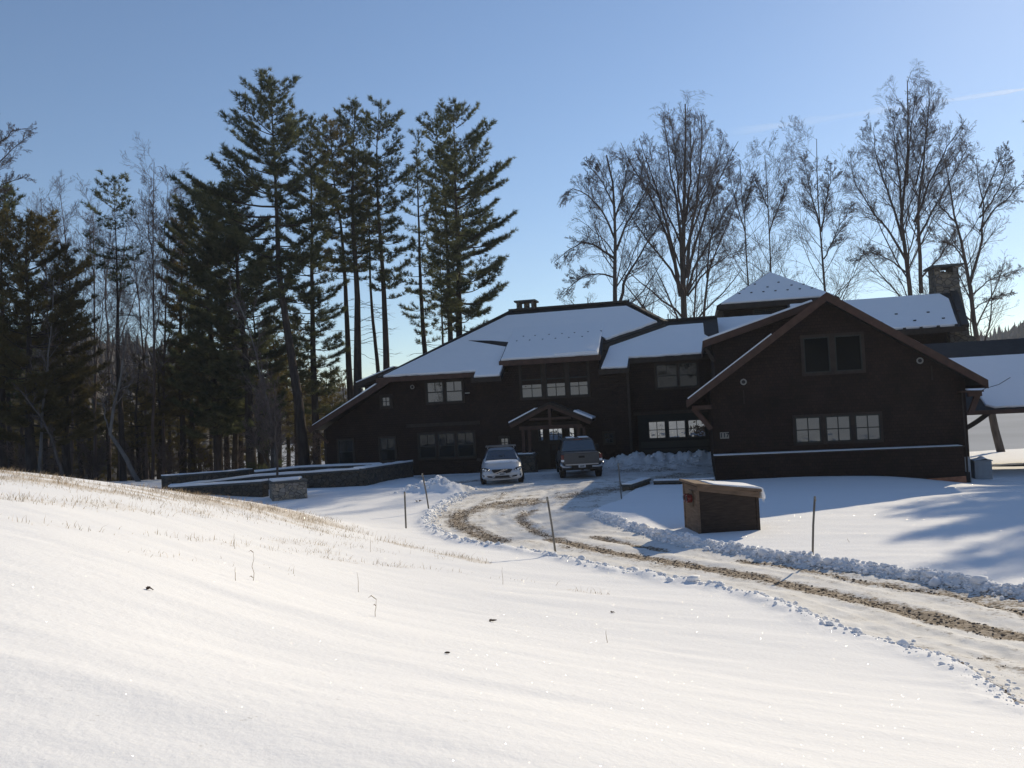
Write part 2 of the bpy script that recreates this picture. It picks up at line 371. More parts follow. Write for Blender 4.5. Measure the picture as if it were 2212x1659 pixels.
# yard and court
for p in [(610, 1078), (876, 1140), (928, 1103), (1085, 1045), (1262, 1033), (1200, 1040), (1203, 1198), (1343, 1077), (1560, 1155), (1755, 1208), (780, 1100), (1020, 1090), (1100, 1100), (960, 1140), (1150, 1150), (1400, 1195), (1600, 1228), (2000, 1150)]: cz(*p, 0.0)
cz(2212, 1287, .08); cz(2212, 1370, .16); cz(2212, 1450, .3); cz(2000, 1330, .12); cz(1800, 1270, .03)
cz(366, 1062, .28); cz(480, 1064, .2); cz(787, 1052, -.02); cz(891, 1034, -.12)
for P in [(7.93, 33.2, -.08), (12.4, 32.2, -.02), (15.2, 31.5, -.2), (17.0, 31.1, -.5), (19.5, 31, -.5), (24, 32, -.5), (18, 24, -.05), (24, 22, .1), (0, 44, -.25), (-6, 47, -.35), (7, 44, -.1), (-14, 48, -.2), (-24, 48, .1), (-20, 42, .3),
          (0, 0, 1.7), (4, 0, 1.5), (-5, 0, 2.1), (-14, 6, 2.5), (-24, 12, 2.9), (-26, 22, 2.3), (-30, 34, 1.2), (-24, 30, .8), (-16, 28, .35), (-11, 26, .18), (-5.5, 30, 0), (9, 3, .8), (16, 4, .6), (16, 14, .15), (26, 10, .4),
          (0, -14, 2.3), (-14, -12, 3.0), (16, -12, 1.7), (0, -40, 7.3), (-40, -30, 8.5), (40, -30, 6.5), (0, -70, 10), (-70, -60, 12), (70, -60, 10), (-45, 20, 3.5), (45, 20, .6), (40, 40, -.8),
          (-40, 50, .2), (-22, 58, -.6), (-8, 60, -.8), (6, 60, -1.2), (20, 56, -1.3), (34, 56, -1.5), (26, 44, -1.0), (20, 40, -.75), (50, 58, -1.6), (-55, 60, 0)]: ctrl.append(P)
C = np.array(ctrl, float)
def _tps(d2): return np.where(d2 > 1e-9, d2*np.log(d2+1e-12), 0)
_s = 30.0
_A = C[:, :2]/_s
_K = _tps(((_A[:, None]-_A[None])**2).sum(-1)) + np.eye(len(C))*.004
_P = np.c_[np.ones(len(C)), _A]
_S = np.block([[_K, _P], [_P.T, np.zeros((3, 3))]])
_W = np.linalg.solve(_S, np.r_[C[:, 2], 0, 0, 0])
def h0(x, y):
    x = np.clip(np.asarray(x, float), -48, 48); y = np.asarray(y, float); sh = x.shape
    q = np.c_[x.ravel()/_s, y.ravel()/_s]; out = np.empty(len(q))
    for i in range(0, len(q), 40000):
        b = q[i:i+40000]
        out[i:i+40000] = _tps(((b[:, None]-_A[None])**2).sum(-1))@_W[:-3] + _W[-3] + b@_W[-2:]
    z = out.reshape(sh)
    k = sstep(60, 72, y + 2.5*np.sin(x*.09)); return z*(1-k) + (-4.9)*k
def gpx(px, py):
    """where the sight line through a picture point meets the ground"""
    d = ray(px, py); t = np.arange(2.5, 62, .05); P = EYE[None] + d[None]*(t/d[1])[:, None]
    g = h0(P[:, 0], P[:, 1]); i = np.argmax(P[:, 2] < g)
    if P[i, 2] >= g[i]: i = len(t)-1
    return P[i, :2]
def gline(pts): return np.array([gpx(*p) for p in pts])
def dense(pl, step=.15):
    pl = np.asarray(pl); out = []
    for a, b in zip(pl[:-1], pl[1:]):
        n = max(1, int(np.linalg.norm(b-a)/step)); out += [a+(b-a)*i/n for i in range(n)]
    return np.array(out+[pl[-1]])
def smoothline(pl, it=2):
    for _ in range(it):
        q = [pl[0]]
        for a, b in zip(pl[:-1], pl[1:]): q += [a*.75+b*.25, a*.25+b*.75]
        pl = np.array(q+[pl[-1]])
    return pl
def dist(X, Y, pl):
    best = np.full(X.shape, 1e9)
    for a, b in zip(pl[:-1], pl[1:]):
        ab = b-a; L2 = ab@ab+1e-9
        t = np.clip(((X-a[0])*ab[0]+(Y-a[1])*ab[1])/L2, 0, 1)
        best = np.minimum(best, (X-a[0]-ab[0]*t)**2+(Y-a[1]-ab[1]*t)**2)
    return np.sqrt(best)
def inside(X, Y, poly):
    r = np.zeros(X.shape, bool); n = len(poly)
    for i in range(n):
        x1, y1 = poly[i]; x2, y2 = poly[(i+1) % n]
        c = ((y1 > Y) != (y2 > Y)) & (X < (x2-x1)*(Y-y1)/(y2-y1+1e-12)+x1); r ^= c
    return r

outer = gline([(2212, 1530), (2186, 1508), (2126, 1456), (2052, 1421), (1918, 1383), (1799, 1350), (1701, 1305), (1591, 1275), (1480, 1256), (1371, 1237), (1294, 1224), (1202, 1202), (1108, 1186), (1021, 1176), (965, 1160), (935, 1140), (925, 1124), (940, 1103), (968, 1085), (1005, 1068)])
outer = np.vstack([outer[:1]+np.array([[.8, -1.6]]), outer])
inner = gline([(2212, 1287), (2037, 1255), (1888, 1234), (1757, 1215), (1658, 1201), (1534, 1182), (1435, 1160), (1356, 1136), (1300, 1118), (1278, 1108)])
inner = np.vstack([inner[:1]+np.array([[3.5, -2.4]]), inner])
outer = smoothline(outer); inner = smoothline(inner)
cl = gline([(1005, 1068), (985, 1052), (925, 1042), (893, 1032)])
cr = gline([(1278, 1108), (1300, 1092), (1340, 1078), (1368, 1058), (1405, 1044), (1500, 1034), (1540, 1030)])
court_far = np.array([(-5.3, 45.6), (1.8, 44.7), (6.6, 44.6), (10.6, 43.6), (8.6, 34)])
road_poly = np.vstack([outer, cl[1:], court_far, cr[::-1], inner[::-1][1:]])

NR, NC = 640, 760
ys = list(np.arange(-90, 0, 2.2)); y = 0.0
while y < 78: ys.append(y); y += (y+2.6)*.0054
ys = np.array(ys); NR = len(ys)
tt = np.linspace(-1, 1, NC); tt = np.sign(tt)*(np.abs(tt)*.62+.38*np.abs(tt)**2.2)
wid = .98*(np.maximum(ys, 0)+7.5)+np.maximum(-ys, 0)*1.4
X = tt[None]*wid[:, None]
EXT = 5; _e = np.array([1.0, .6, .32, .14, .05]); lim = np.maximum(110, wid+5)[:, None]
X = np.hstack([-(wid[:, None]+(lim-wid[:, None])*_e[None]), X, wid[:, None]+(lim-wid[:, None])*_e[None, ::-1]]); NC += 2*EXT
Y = np.repeat(ys[:, None], NC, 1)
Z = h0(X, Y)
near = (Y > 4) & (Y < 47) & (X > -9) & (X < 16)
def on(fn, fill):
    r = np.full(X.shape, fill, float); r[near] = fn(X[near], Y[near]); return r
ins = np.zeros(X.shape, bool); ins[near] = inside(X[near], Y[near], road_poly)
d_out = on(lambda x, y: dist(x, y, outer), 99); d_in = on(lambda x, y: dist(x, y, inner), 99)
d_cl = on(lambda x, y: dist(x, y, cl), 99); d_cr = on(lambda x, y: dist(x, y, cr), 99)
d_edge = np.minimum(np.minimum(d_out, d_in), np.minimum(d_cl, d_cr))
sd = np.where(ins, d_edge, -d_edge)
rough = fbm(X*3.1, Y*3.1, 3, 4)
road = sstep(-.05, .12, sd + .12*fbm(X*2.2, Y*2.2, 9, 3))
# gravel wheel tracks
tracks = [
 ([(2212, 1366), (2037, 1333), (1888, 1294), (1740, 1262), (1591, 1232), (1500, 1217), (1400, 1201), (1294, 1183), (1195, 1158)], .30, 1.0),
 ([(1215, 1163), (1195, 1158), (1153, 1141), (1128, 1124), (1127, 1109), (1150, 1098)], .26, .74),
 ([(2212, 1318), (2120, 1292), (2067, 1281), (1918, 1258), (1755, 1226), (1600, 1205)], .16, .8),
 ([(1435, 1184), (1371, 1172), (1284, 1154)], .17, .8),
 ([(1075, 1166), (1040, 1150), (1012, 1138), (988, 1126), (990, 1112), (1015, 1100)], .46, .82),
 ([(1015, 1100), (1050, 1090), (1100, 1080), (1145, 1076)], .7, .72),
 ([(1095, 1090), (1150, 1082)], .8, .72),
 ([(1230, 1070), (1330, 1052), (1400, 1036), (1480, 1022)], 1.0, .66),
 ([(1340, 1016), (1440, 1014)], .8, .6),
 ([(1130, 1014), (1200, 1012)], .5, .6), ([(985, 1040), (1030, 1036)], .8, .62),
 ([(2212, 1530), (2126, 1470), (2060, 1432)], .22, .62), ([(2212, 1440), (2140, 1412)], .3, .5)]
grav = np.zeros(X.shape)
for pts, w, a in tracks:
    pl = smoothline(gline(pts), 2)
    grav = np.maximum(grav, on(lambda x, y: a*(1-sstep(w*.15, w*1.7, dist(x, y, pl))), 0))
inban = on(lambda x, y: dist(x, y, inner[:len(inner)*5//9]), 99)
grav = np.maximum(grav, np.where(ins, .62*(1-sstep(.25, .5, np.abs(inban-.38))), 0)*sstep(18, 12, Y))
strk = fbm(np.minimum(d_out, 30)*4.2, Y*.22+X*.1, 91, 3); strk2 = fbm(np.minimum(d_in, 30)*2.6, Y*.3, 95, 3)
grav = np.maximum(grav, .215+.42*strk+.30*strk2-.25*sstep(30, 36, Y)*(X < -.5))
grav *= ins
# ploughed banks along both edges, piles by the garage and the court
bank_o = np.exp(-((sd+.16)/.24)**2)*(d_out < d_in)*sstep(1.4, .2, d_out)
bank_i = np.exp(-((sd+.12)/.19)**2)*(d_in <= d_out)*sstep(1.4, .2, d_in)
bank_o[(d_cl < d_out) | (d_cr < d_out)] = 0
bank_i[(d_cr < d_in)] = 0
taper = .55+.45*sstep(9, 15, Y)
bh = (.065*bank_o*taper + .095*bank_i)*(1+1.1*rough)
def mound(px, py, r, h, asp=1.0):
    c = gpx(px, py); q = np.exp(-(((X-c[0])/(r*asp))**2+((Y-c[1])/r)**2)); return .85*h*q*(1+.9*rough)
piles = mound(935, 1062, .75, .42, 1.5) + mound(975, 1063, .6, .3, 1.6) + mound(905, 1060, .5, .2, 1.4)
for x, y, r, h, a in [(6.0, 42.2, .8, .55, 1.2), (7.2, 42.6, .8, .62, 1.4), (8.6, 42.4, .7, .5, 1.3), (9.7, 42.0, .7, .75, 1.1), (4.6, 42.6, .8, .55, 1.2), (3.9, 42.0, .6, .3, 1.2), (10.2, 40.6, .8, .5, 1.0), (10.0, 38.8, .8, .3, 1.0), (8.0, 40.6, .9, .25, 1.6), (6.0, 40.4, 1.0, .2, 1.6)]:
    piles = piles + .72*h*np.exp(-(((X-x)/(r*a))**2+((Y-y)/r)**2))*(1+.8*rough)
bank = np.clip(np.maximum(bank_o, bank_i)*1.2, 0, 1)
# wind ripples on the open snow (long, low, crossing the slope)
ca, sa = cos(radians(-14)), sin(radians(-14))
xr = X*ca+Y*sa; yr = -X*sa+Y*ca
rip = .026*fbm(xr*.34, yr*1.35, 21, 3) + .007*fbm(xr*1.6, yr*5.0, 31, 3) + .05*fbm(X*.11, Y*.22, 41, 2)
open_ = 1-road
Z = Z + rip*open_*sstep(3.0, 6.5, Y+3) + bh + piles
Z = Z - .05*road + road*(.045*strk+.035*fbm(X*1.7, Y*1.7, 51, 4)+.018*fbm(X*9, Y*9, 61, 2)) - .03*np.clip(grav, 0, 1)
Z = Z + .018*fbm(X*7, Y*7, 71, 3)*np.clip(bank+piles*2, 0, 1)
# dry grass showing through on the left hill, in mown rows
gx = np.array([gpx(*p) for p in [(0, 1024), (265, 1058), (560, 1092), (640, 1112)]])
rows = np.zeros(X.shape)
for pts, w, a in [([(-60, 1012), (130, 1040), (265, 1056), (430, 1074), (560, 1092), (640, 1112), (700, 1138)], 2.4, 1.0), ([(0, 1075), (250, 1092), (480, 1110), (620, 1122)], 1.0, .55), ([(670, 1130), (794, 1160), (942, 1194), (1042, 1215)], .42, .85), ([(0, 1128), (240, 1150), (520, 1178), (720, 1195)], .35, .38), ([(560, 1165), (760, 1180), (960, 1208)], .38, .5), ([(300, 1195), (520, 1215), (620, 1235)], .3, .35),
                  ([(700, 1205), (900, 1226), (1100, 1252), (1300, 1282)], .3, .5)]:
    pl = gline(pts); m = (X > -30) & (X < 6) & (Y > 2) & (Y < 26); q = np.zeros(X.shape); q[m] = a*(1-sstep(.15*w, w, dist(X[m], Y[m], pl))); rows = np.maximum(rows, q)
grassm = rows*open_*sstep(-.6, .1, fbm(xr*.5, yr*1.6, 81, 3))

idx = np.arange(NR*NC).reshape(NR, NC)
quads = np.stack([idx[:-1, :-1], idx[:-1, 1:], idx[1:, 1:], idx[1:, :-1]], -1).reshape(-1, 4)
Vg = np.stack([X, Y, Z], -1).reshape(-1, 3)
cls = np.zeros(X.shape, int); cls[road > .5] = 1; cls[(bank > .45) | (piles > .1)] = 2
fc = cls[:-1, :-1].reshape(-1)
def sub(name, sel):
    q = quads[sel]; u, inv = np.unique(q, return_inverse=True)
    o = npmesh(name, Vg[u], [inv.reshape(-1, 4)], M['ground'], None, True, {'road': road.ravel()[u], 'gravel': grav.ravel()[u], 'grass': grassm.ravel()[u]})
    return tag(o, kind='structure')
sub('snow_ground', fc == 0); sub('driveway', fc == 1); sub('snow_bank', fc == 2)

from bisect import bisect
def gz(x, y):
    """height of the finished ground, bilinear"""
    x = np.atleast_1d(np.asarray(x, float)); y = np.atleast_1d(np.asarray(y, float))
    j = np.clip(np.searchsorted(ys, y)-1, 0, NR-2); fy = (y-ys[j])/(ys[j+1]-ys[j])
    r = np.empty(len(x))
    w = wid[j]*(1-fy)+wid[j+1]*fy; t = np.clip(x/w, -.999, .999)
    i = np.clip(np.searchsorted(tt, t)-1, 0, len(tt)-2); fx = (t-tt[i])/(tt[i+1]-tt[i]); i = i+EXT
    return (Z[j, i]*(1-fx)+Z[j, i+1]*fx)*(1-fy) + (Z[j+1, i]*(1-fx)+Z[j+1, i+1]*fx)*fy
def G(x, y): return float(gz(x, y)[0])
def field(a, x, y):
    j = np.clip(np.searchsorted(ys, y)-1, 0, NR-2); t = x/wid[j]; i = np.clip(np.searchsorted(tt, np.clip(t, -.999, .999)), 0, len(tt)-1); return a[j, i+EXT]

# loose clods on the banks, stones on the gravel, stubble: uncountable, one object each
ico = bmesh.new(); bmesh.ops.create_icosphere(ico, subdivisions=1, radius=1)
IV = np.array([v.co[:] for v in ico.verts]); IFc = np.array([[v.index for v in f.verts] for f in ico.faces]); ico.free()
def scatter_lumps(name, x, y, r, m, flat=.7, sink=.2, seed=1, smooth=False):
    g = np.random.default_rng(seed); n = len(x)
    V = IV[None]*(1+.5*(g.random((n, len(IV), 1))-.5))*r[:, None, None]
    V = V*np.stack([1+.5*g.random(n), .8+.4*g.random(n), flat*(.7+.6*g.random(n))], -1)[:, None, :]
    a = g.random(n)*2*pi; c, s = np.cos(a)[:, None], np.sin(a)[:, None]
    V = np.stack([V[..., 0]*c-V[..., 1]*s, V[..., 0]*s+V[..., 1]*c, V[..., 2]], -1)
    V += np.stack([x, y, gz(x, y)+r*(flat-sink)*.5], -1)[:, None, :]
    Fc = (IFc[None]+(np.arange(n)*len(IV))[:, None, None]).reshape(-1, 3)
    return tag(npmesh(name, V.reshape(-1, 3), [Fc], m, None, smooth), kind='stuff')
def along(pl, n, spread, seed):
    g = np.random.default_rng(seed); seg = np.linalg.norm(np.diff(pl, axis=0), axis=1); cum = np.r_[0, np.cumsum(seg)]
    s = g.random(n)*cum[-1]; k = np.clip(np.searchsorted(cum, s)-1, 0, len(seg)-1); f = (s-cum[k])/seg[k]
    p = pl[k]+(pl[k+1]-pl[k])*f[:, None]; return p + g.normal(0, spread, (n, 2))
g = np.random.default_rng(5)
po = along(outer, 3600, .12, 6); pi_ = along(inner, 4600, .10, 7)
mx, my = gpx(940, 1062); pm = np.c_[g.normal(mx, .9, 160), g.normal(my, .5, 160)]
pg = np.c_[g.uniform(3.5, 10.4, 260), g.normal(42.2, .8, 260)]
pc = np.vstack([po, pi_, pm, pg]); keep = (pc[:, 1] > 5) & (pc[:, 1] < 43.4); pc = pc[keep]
r = .006+.045*g.random(len(pc))**4; r = r*np.where(pc[:, 1] > 30, 1.6, 1)*(.45+.55*sstep(6, 16, pc[:, 1]))*np.where(g.random(len(pc)) < .035, 2.4, 1)
scatter_lumps('snow_clods', pc[:, 0], pc[:, 1], r, M['snow'], .8, .25, 8, True)
n = 60000; sx = g.uniform(-6, 9, n); sy = 5+27*g.random(n)**1.2
k = field(grav, sx, sy)+.35*fbm(sx*2, sy*2, 9, 3) > .62; sx, sy = sx[k][:9000], sy[k][:9000]
scatter_lumps('gravel', sx, sy, .006+.018*g.random(len(sx))**2, M['stonep'], .7, .3, 9)

def blades(name, x, y, h, w, m, lean=.5, seed=1):
    g = np.random.default_rng(seed); n = len(x); a = g.random(n)*2*pi; b = g.random(n)*2*pi
    z = gz(x, y)-.01; base = np.stack([x, y, z], -1)
    side = np.stack([np.cos(a), np.sin(a), 0*a], -1)*w[:, None]
    ln = np.stack([np.cos(b)*lean*g.random(n)+.25*lean, np.sin(b)*lean*g.random(n), np.ones(n)], -1)
    mid = base+ln*(h*.55)[:, None]; tip = base+(ln*np.array([1.9, 1.9, 1]))*h[:, None]
    V = np.stack([base-side, base+side, mid+side*.7, mid-side*.7, tip], 1).reshape(-1, 3)
    o = (np.arange(n)*5)[:, None]
    return tag(npmesh(name, V, [o+np.array([[0, 1, 2, 3]]), o+np.array([[3, 2, 4]])], m), kind='stuff')
n = 700000; sx = g.uniform(-22, 6, n); sy = 4+19*g.random(n)
k = g.random(n) < field(grassm, sx, sy)*.22*(1+2.2*vnoise(sx*3, sy*3, 5)); k &= field(grassm, sx, sy) > .06
sx, sy = sx[k][:24000], sy[k][:24000]
blades('dry_grass', sx, sy, .03+.10*g.random(len(sx))**1.8, .002+.0025*g.random(len(sx)), M['grassb'], .55, 12)
# ------------------------------------------------------------------ the house (local axes: u right along the fronts, w away, z up)
house = thing('house', 'long dark brown shingled house with snow covered roofs, front gable wing and square tower', 'house', (0, 0, 0), -PSI)
def slab(name, poly, th, m, parent=house, up=False):
    """planar roof piece; thickness goes down (or up for snow)"""
    p = [Vector(q) for q in poly]; n = (p[1]-p[0]).cross(p[2]-p[0]).normalized()
    if n.z < 0: n = -n
    return MB().prism(p, n*(th if up else -th)).build(name, m, parent)
def rough_poly(poly, jit, step=.22, seed=1, edges=None):
    """subdivide a polygon's edges and let them wander inwards/outwards in the roof plane"""
    g = random.Random(seed); p = [Vector(q) for q in poly]; n = (p[1]-p[0]).cross(p[2]-p[0]).normalized(); out = []
    for i, a in enumerate(p):
        b = p[(i+1) % len(p)]; e = b-a; L = e.length; k = max(1, int(L/step)); side = n.cross(e).normalized()
        j = jit if (edges is None or i in edges) else jit*.25
        w = 0
        for s in range(k):
            w = .6*w+g.uniform(-1, 1)*j
            out.append(a+e*(s/k)+(side*w if s else side*w*.3))
    return out
def snow(parent, poly, th=.12, jit=.03, seed=1, edges=None, lift=.004):
    p = rough_poly(poly, jit, .22, seed, edges); n = (Vector(poly[1])-Vector(poly[0])).cross(Vector(poly[2])-Vector(poly[0])).normalized()
    if n.z < 0: n = -n
    p = [q+n*lift for q in p]
    mb = MB(); k = len(p); c = sum(p, Vector())/k
    top = [q+(c-q).normalized()*th*.35+n*th for q in p]; mid = [q+n*th*.6 for q in p]
    mb.add(p+mid+top, [tuple(range(2*k, 3*k))] + [(i, (i+1) % k, k+(i+1) % k, k+i) for i in range(k)] + [(k+i, k+(i+1) % k, 2*k+(i+1) % k, 2*k+i) for i in range(k)])
    o = mb.build('snow_layer', M['snow'], parent, False)
    return o
def walls(name, poly, w0, w1, m=None):
    return MB().prism([(u, w0, z) for u, z in poly], (0, w1-w0, 0)).build(name, m or M['wall'], house)
def guard(roof, u, w, z, s=1.0):
    mb = MB(); mb.box(u-.08*s, u+.08*s, w-.03, w+.03, z-.04, z+.11*s); mb.box(u-.05*s, u+.05*s, w+.03, w+.2, z+.02, z+.05)
    return mb.build('snow_guard', M['black'], roof)

# --- wall masses
walls('wall', [(-17.2, -.9), (-3.6, -.9), (-3.6, 5.35), (-17.2, 5.05)], 44.8, 56.8)
walls('wall', [(-21.3, -.9), (-17.2, -.9), (-17.2, 4.85), (-21.3, 2.45)], 44.8, 55.5)
walls('wall', [(-3.6, -.9), (1.6, -.9), (1.6, 5.5), (-3.6, 5.5)], 45.6, 56.0)
walls('wall', [(.55, -1.2), (9.9, -1.2), (9.9, 3.45), (5.07, 6.75), (.55, 3.6)], 34.2, 47.0)
walls('wall', [(2.0, 3.0), (13.3, 3.0), (13.3, 6.05), (2.0, 6.05)], 47.0, 52.5)
walls('wall', [(9.9, -1.6), (13.3, -1.6), (13.3, 3.0), (9.9, 3.0)], 47.0, 52.5)
walls('wall', [(1.9, 5.8), (8.0, 5.8), (8.0, 8.5), (1.9, 8.5)], 51.8, 57.6)

# --- main hipped roof
s_ = .609
def zm(w): return 5.2+s_*(w-43.9)
front = [(-17.5, 43.9), (-11.8, 43.9), (-11.8, 43.4), (-10.2, 43.4), (-10.2, 46.4), (-5.0, 46.4), (-4.9, 46.0), (-1.45, 47.8), (-3.8, 50.5), (-11.0, 50.5)]
front = [(u, w, zm(w)) for u, w in front]
roof = slab('roof', front, .2, M['roof'])
tag(roof, 'large hipped roof with a sheet of snow on its front')
slab('roof_slope', [(-17.5, 43.9, 5.2), (-11, 50.5, 9.22), (-17.5, 57.1, 5.2)], .2, M['roof'], roof)
slab('roof_slope', [(-3.8, 50.5, 9.22), (-1.45, 47.8, 7.575), (-1.45, 53.2, 7.575)], .2, M['roof'], roof)
slab('roof_slope', [(-17.5, 57.1, 5.2), (-1.4, 57.1, 5.2), (-1.45, 53.2, 7.575), (-3.8, 50.5, 9.22), (-11, 50.5, 9.22)], .2, M['roof'], roof)
MB().prism([(-4.95, 45.9, zm(45.9)-.03), (-1.45, 47.75, zm(47.75)-.03), (-1.45, 47.75, 6.6), (-4.95, 45.9, 5.7)], (-.12, .2, 0)).build('cheek', M['roof'], roof)
MB().bar((-11.15, 50.5, 9.27), (-3.65, 50.5, 9.27), .34, .12).build('ridge_cap', M['roof'], roof)
MB().bar((-11.0, 50.45, 9.24), (-17.45, 43.95, 5.26), .26, .09).build('hip_cap', M['roof'], roof)
MB().bar((-3.8, 50.45, 9.24), (-1.45, 47.8, 7.62), .30, .09).build('hip_cap', M['roof'], roof)
sp = [(-17.15, 44.0), (-11.75, 43.98), (-11.72, 43.45), (-10.3, 43.45), (-10.3, 46.6), (-5.0, 46.6), (-4.75, 46.35), (-1.95, 47.85), (-3.75, 49.85), (-11.1, 49.8)]
snow(roof, [(u, w, zm(w)) for u, w in sp], .13, .035, 3, {0, 2, 5, 6})
wp = [(-12.9, 47.05), (-11.6, 46.55), (-10.3, 46.05), (-10.2, 46.5), (-11.5, 46.85)]
MB().prism([(u, w, zm(w)+.11) for u, w in wp], (0, -.03, .05)).build('bare_strip', M['roof'], roof)
MB().box(-17.55, -11.75, 43.80, 43.90, 4.98, 5.24).build('fascia', M['trim'], roof)
MB().box(-11.85, -10.2, 43.30, 43.40, 4.66, 4.92).build('fascia', M['dtrim'], roof)
# wide shed dormer in the middle of the front
dz = lambda w: 5.765+.53*(w-44.3)
dorm = slab('dormer_roof', [(u, w, dz(w)) for u, w in [(-10.45, 44.3), (-4.9, 44.3), (-4.9, 48.6), (-10.45, 48.6)]], .16, M['roof'])
walls('dormer_wall', [(-10.15, 4.4), (-5.1, 4.4), (-5.1, 5.8), (-10.15, 5.8)], 44.76, 46.2)
MB().box(-10.48, -4.87, 44.22, 44.3, 5.50, 5.78).build('fascia', M['trim'], dorm)
MB().prism([(-4.9, 44.32, 5.6), (-4.9, 44.32, 5.77), (-4.9, 48.5, 7.99), (-4.9, 47.5, 7.3), (-4.9, 46, 5.9)], (-.1, 0, 0)).build('cheek', M['roof'], dorm)
MB().prism([(-10.45, 44.32, 5.4), (-10.45, 44.32, 5.77), (-10.45, 48.5, 7.99), (-10.45, 46.0, 6.3)], (.1, 0, 0)).build('cheek', M['roof'], dorm)
snow(dorm, [(u, w, dz(w)) for u, w in [(-10.38, 44.35), (-5.02, 44.35), (-5.02, 48.75), (-10.38, 48.75)]], .12, .02, 5, {0})
MB().prism([(-7.4, 44.37, 5.91), (-5.06, 44.37, 5.93), (-5.05, 45.1, 6.28), (-5.7, 44.8, 6.17)], (0, -.02, .09)).build('snow_drift', M['snow'], dorm)
for k in range(7):
    x, y = [(1131, 728), (1156, 726), (1186, 722), (1214, 719), (1241, 717), (1270, 714), (1298, 713)][k]; u, z = HP(x, y-6, 46.95); guard(dorm, u, 46.9, dz(46.9)+.1, .55)
for k in range(6):
    x = [1116, 1144, 1172, 1200, 1229, 1258][k]; u, z = HP(x, 738, 46.3); guard(dorm, u, 46.35, dz(46.35)+.1, .55)
# small terrace of roof over the left upper windows' wall is part of the main slope; lean-to at the left end
lean = slab('lean_to_roof', [(-21.75, 43.9, 2.62), (-17.1, 43.9, 5.16), (-17.1, 55.6, 5.16), (-21.75, 55.6, 2.62)], .16, M['roof'])
MB().bar((-21.78, 43.84, 2.46), (-16.75, 43.84, 5.12), .09, .30, (0, 0, 1)).build('fascia', M['trim'], lean)
snow(lean, [(-21.6, 43.95, 2.70), (-17.6, 43.95, 4.89), (-17.6, 55, 4.89), (-21.6, 55, 2.70)], .09, .02, 6)
MB().bar((-20.9, 44.4, 1.7), (-21.5, 44.4, 2.25), .12, .14).build('bracket', M['trim'], lean)
ld = slab('dormer_roof', [(-19.75, 46.0, 5.12), (-17.2, 46.0, 5.96), (-17.2, 54, 5.96), (-19.75, 54, 5.12)], .28, M['dtrim'])
snow(ld, [(-19.7, 46.05, 5.137), (-17.3, 46.05, 5.927), (-17.3, 53.9, 5.927), (-19.7, 53.9, 5.137)], .07, .01, 7)
walls('dormer_wall', [(-19.3, 3.6), (-17.2, 4.4), (-17.2, 5.7), (-19.3, 5.0)], 46.4, 54)

# --- link roof over the garage
zl = lambda w: 5.5+.62*(w-45.0)
lr = slab('link_roof', [(u, w, zl(w)) for u, w in [(-5.0, 44.1), (-3.4, 44.1), (-3.4, 45.0), (1.4, 45.0), (1.4, 48.6), (-1.3, 48.6), (-5.0, 47.2)]], .18, M['roof'])
slab('roof_slope', [(-1.6, 48.6, 7.73), (1.4, 48.6, 7.73), (1.4, 54, 5.0), (-1.6, 54, 5.0)], .18, M['roof'], lr)
MB().bar((-1.7, 48.6, 7.78), (1.4, 48.6, 7.78), .3, .1).build('ridge_cap', M['roof'], lr)
snow(lr, [(u, w, zl(w)) for u, w in [(-4.88, 44.2), (-3.5, 44.18), (-3.48, 45.06), (1.3, 45.06), (1.0, 46.3), (.62, 46.8), (.6, 47.95), (-1.25, 47.95), (-4.5, 46.6)]], .11, .035, 8, {0, 2})
MB().box(-5.0, -3.4, 44.02, 44.1, 4.72, 4.98).build('fascia', M['dtrim'], lr)
MB().box(-3.4, 1.3, 44.92, 45.0, 5.24, 5.5).build('fascia', M['dtrim'], lr)
z2 = lambda w: 7.85+.6*(w-50.2)
r2 = slab('rear_roof', [(u, w, z2(w)) for u, w in [(.85, 46.8), (8, 46.8), (8, 50.2), (.85, 50.2)]], .2, M['roof'])
slab('roof_slope', [(.85, 50.2, 7.85), (8, 50.2, 7.85), (8, 53, 6.4), (.85, 53, 6.4)], .2, M['roof'], r2)
snow(r2, [(u, w, z2(w)) for u, w in [(1.0, 46.9), (7.9, 46.9), (7.9, 50.0), (1.12, 50.0)]], .12, .015, 9)
guard(r2, *[(HP(1551, 721, 48)[0]), 47.9], z2(47.9)+.1, .8)

# --- gable wing
rk = slab('gable_roof', [(-.36, 33.5, 3.15), (5.07, 33.5, 6.99), (5.07, 47.2, 6.99), (-.36, 47.2, 3.15)], .2, M['roof'])
tag(rk, 'steep gable roof with red brown rake boards')
slab('roof_slope', [(10.44, 33.5, 3.33), (5.07, 33.5, 6.99), (5.07, 47.2, 6.99), (10.44, 47.2, 3.33)], .2, M['roof'], rk)
def rake(p, q, dep=.34, w=33.42, th=.08):
    return MB().prism([(p[0], w, p[1]), (q[0], w, q[1]), (q[0], w, q[1]-dep), (p[0], w, p[1]-dep*.92)], (0, th, 0)).build('rake_board', M['trim'], rk)
rake((-.38, 3.17), (5.07, 7.02)); rake((10.46, 3.35), (5.075, 7.02))
MB().prism([(-.38, 33.5, 3.17), (-.38, 33.5, 2.88), (-.38, 47, 2.88), (-.38, 47, 3.17)], (-.03, 0, 0)).build('eave_board', M['trim'], rk)
MB().prism([(10.46, 33.5, 3.35), (10.46, 33.5, 3.05), (10.46, 47, 3.05), (10.46, 47, 3.35)], (.03, 0, 0)).build('eave_board', M['trim'], rk)
MB().box(9.6, 10.35, 33.6, 46, 2.92, 2.98).build('soffit', M['trim'], rk)
k_ = (6.99-3.15)/5.43
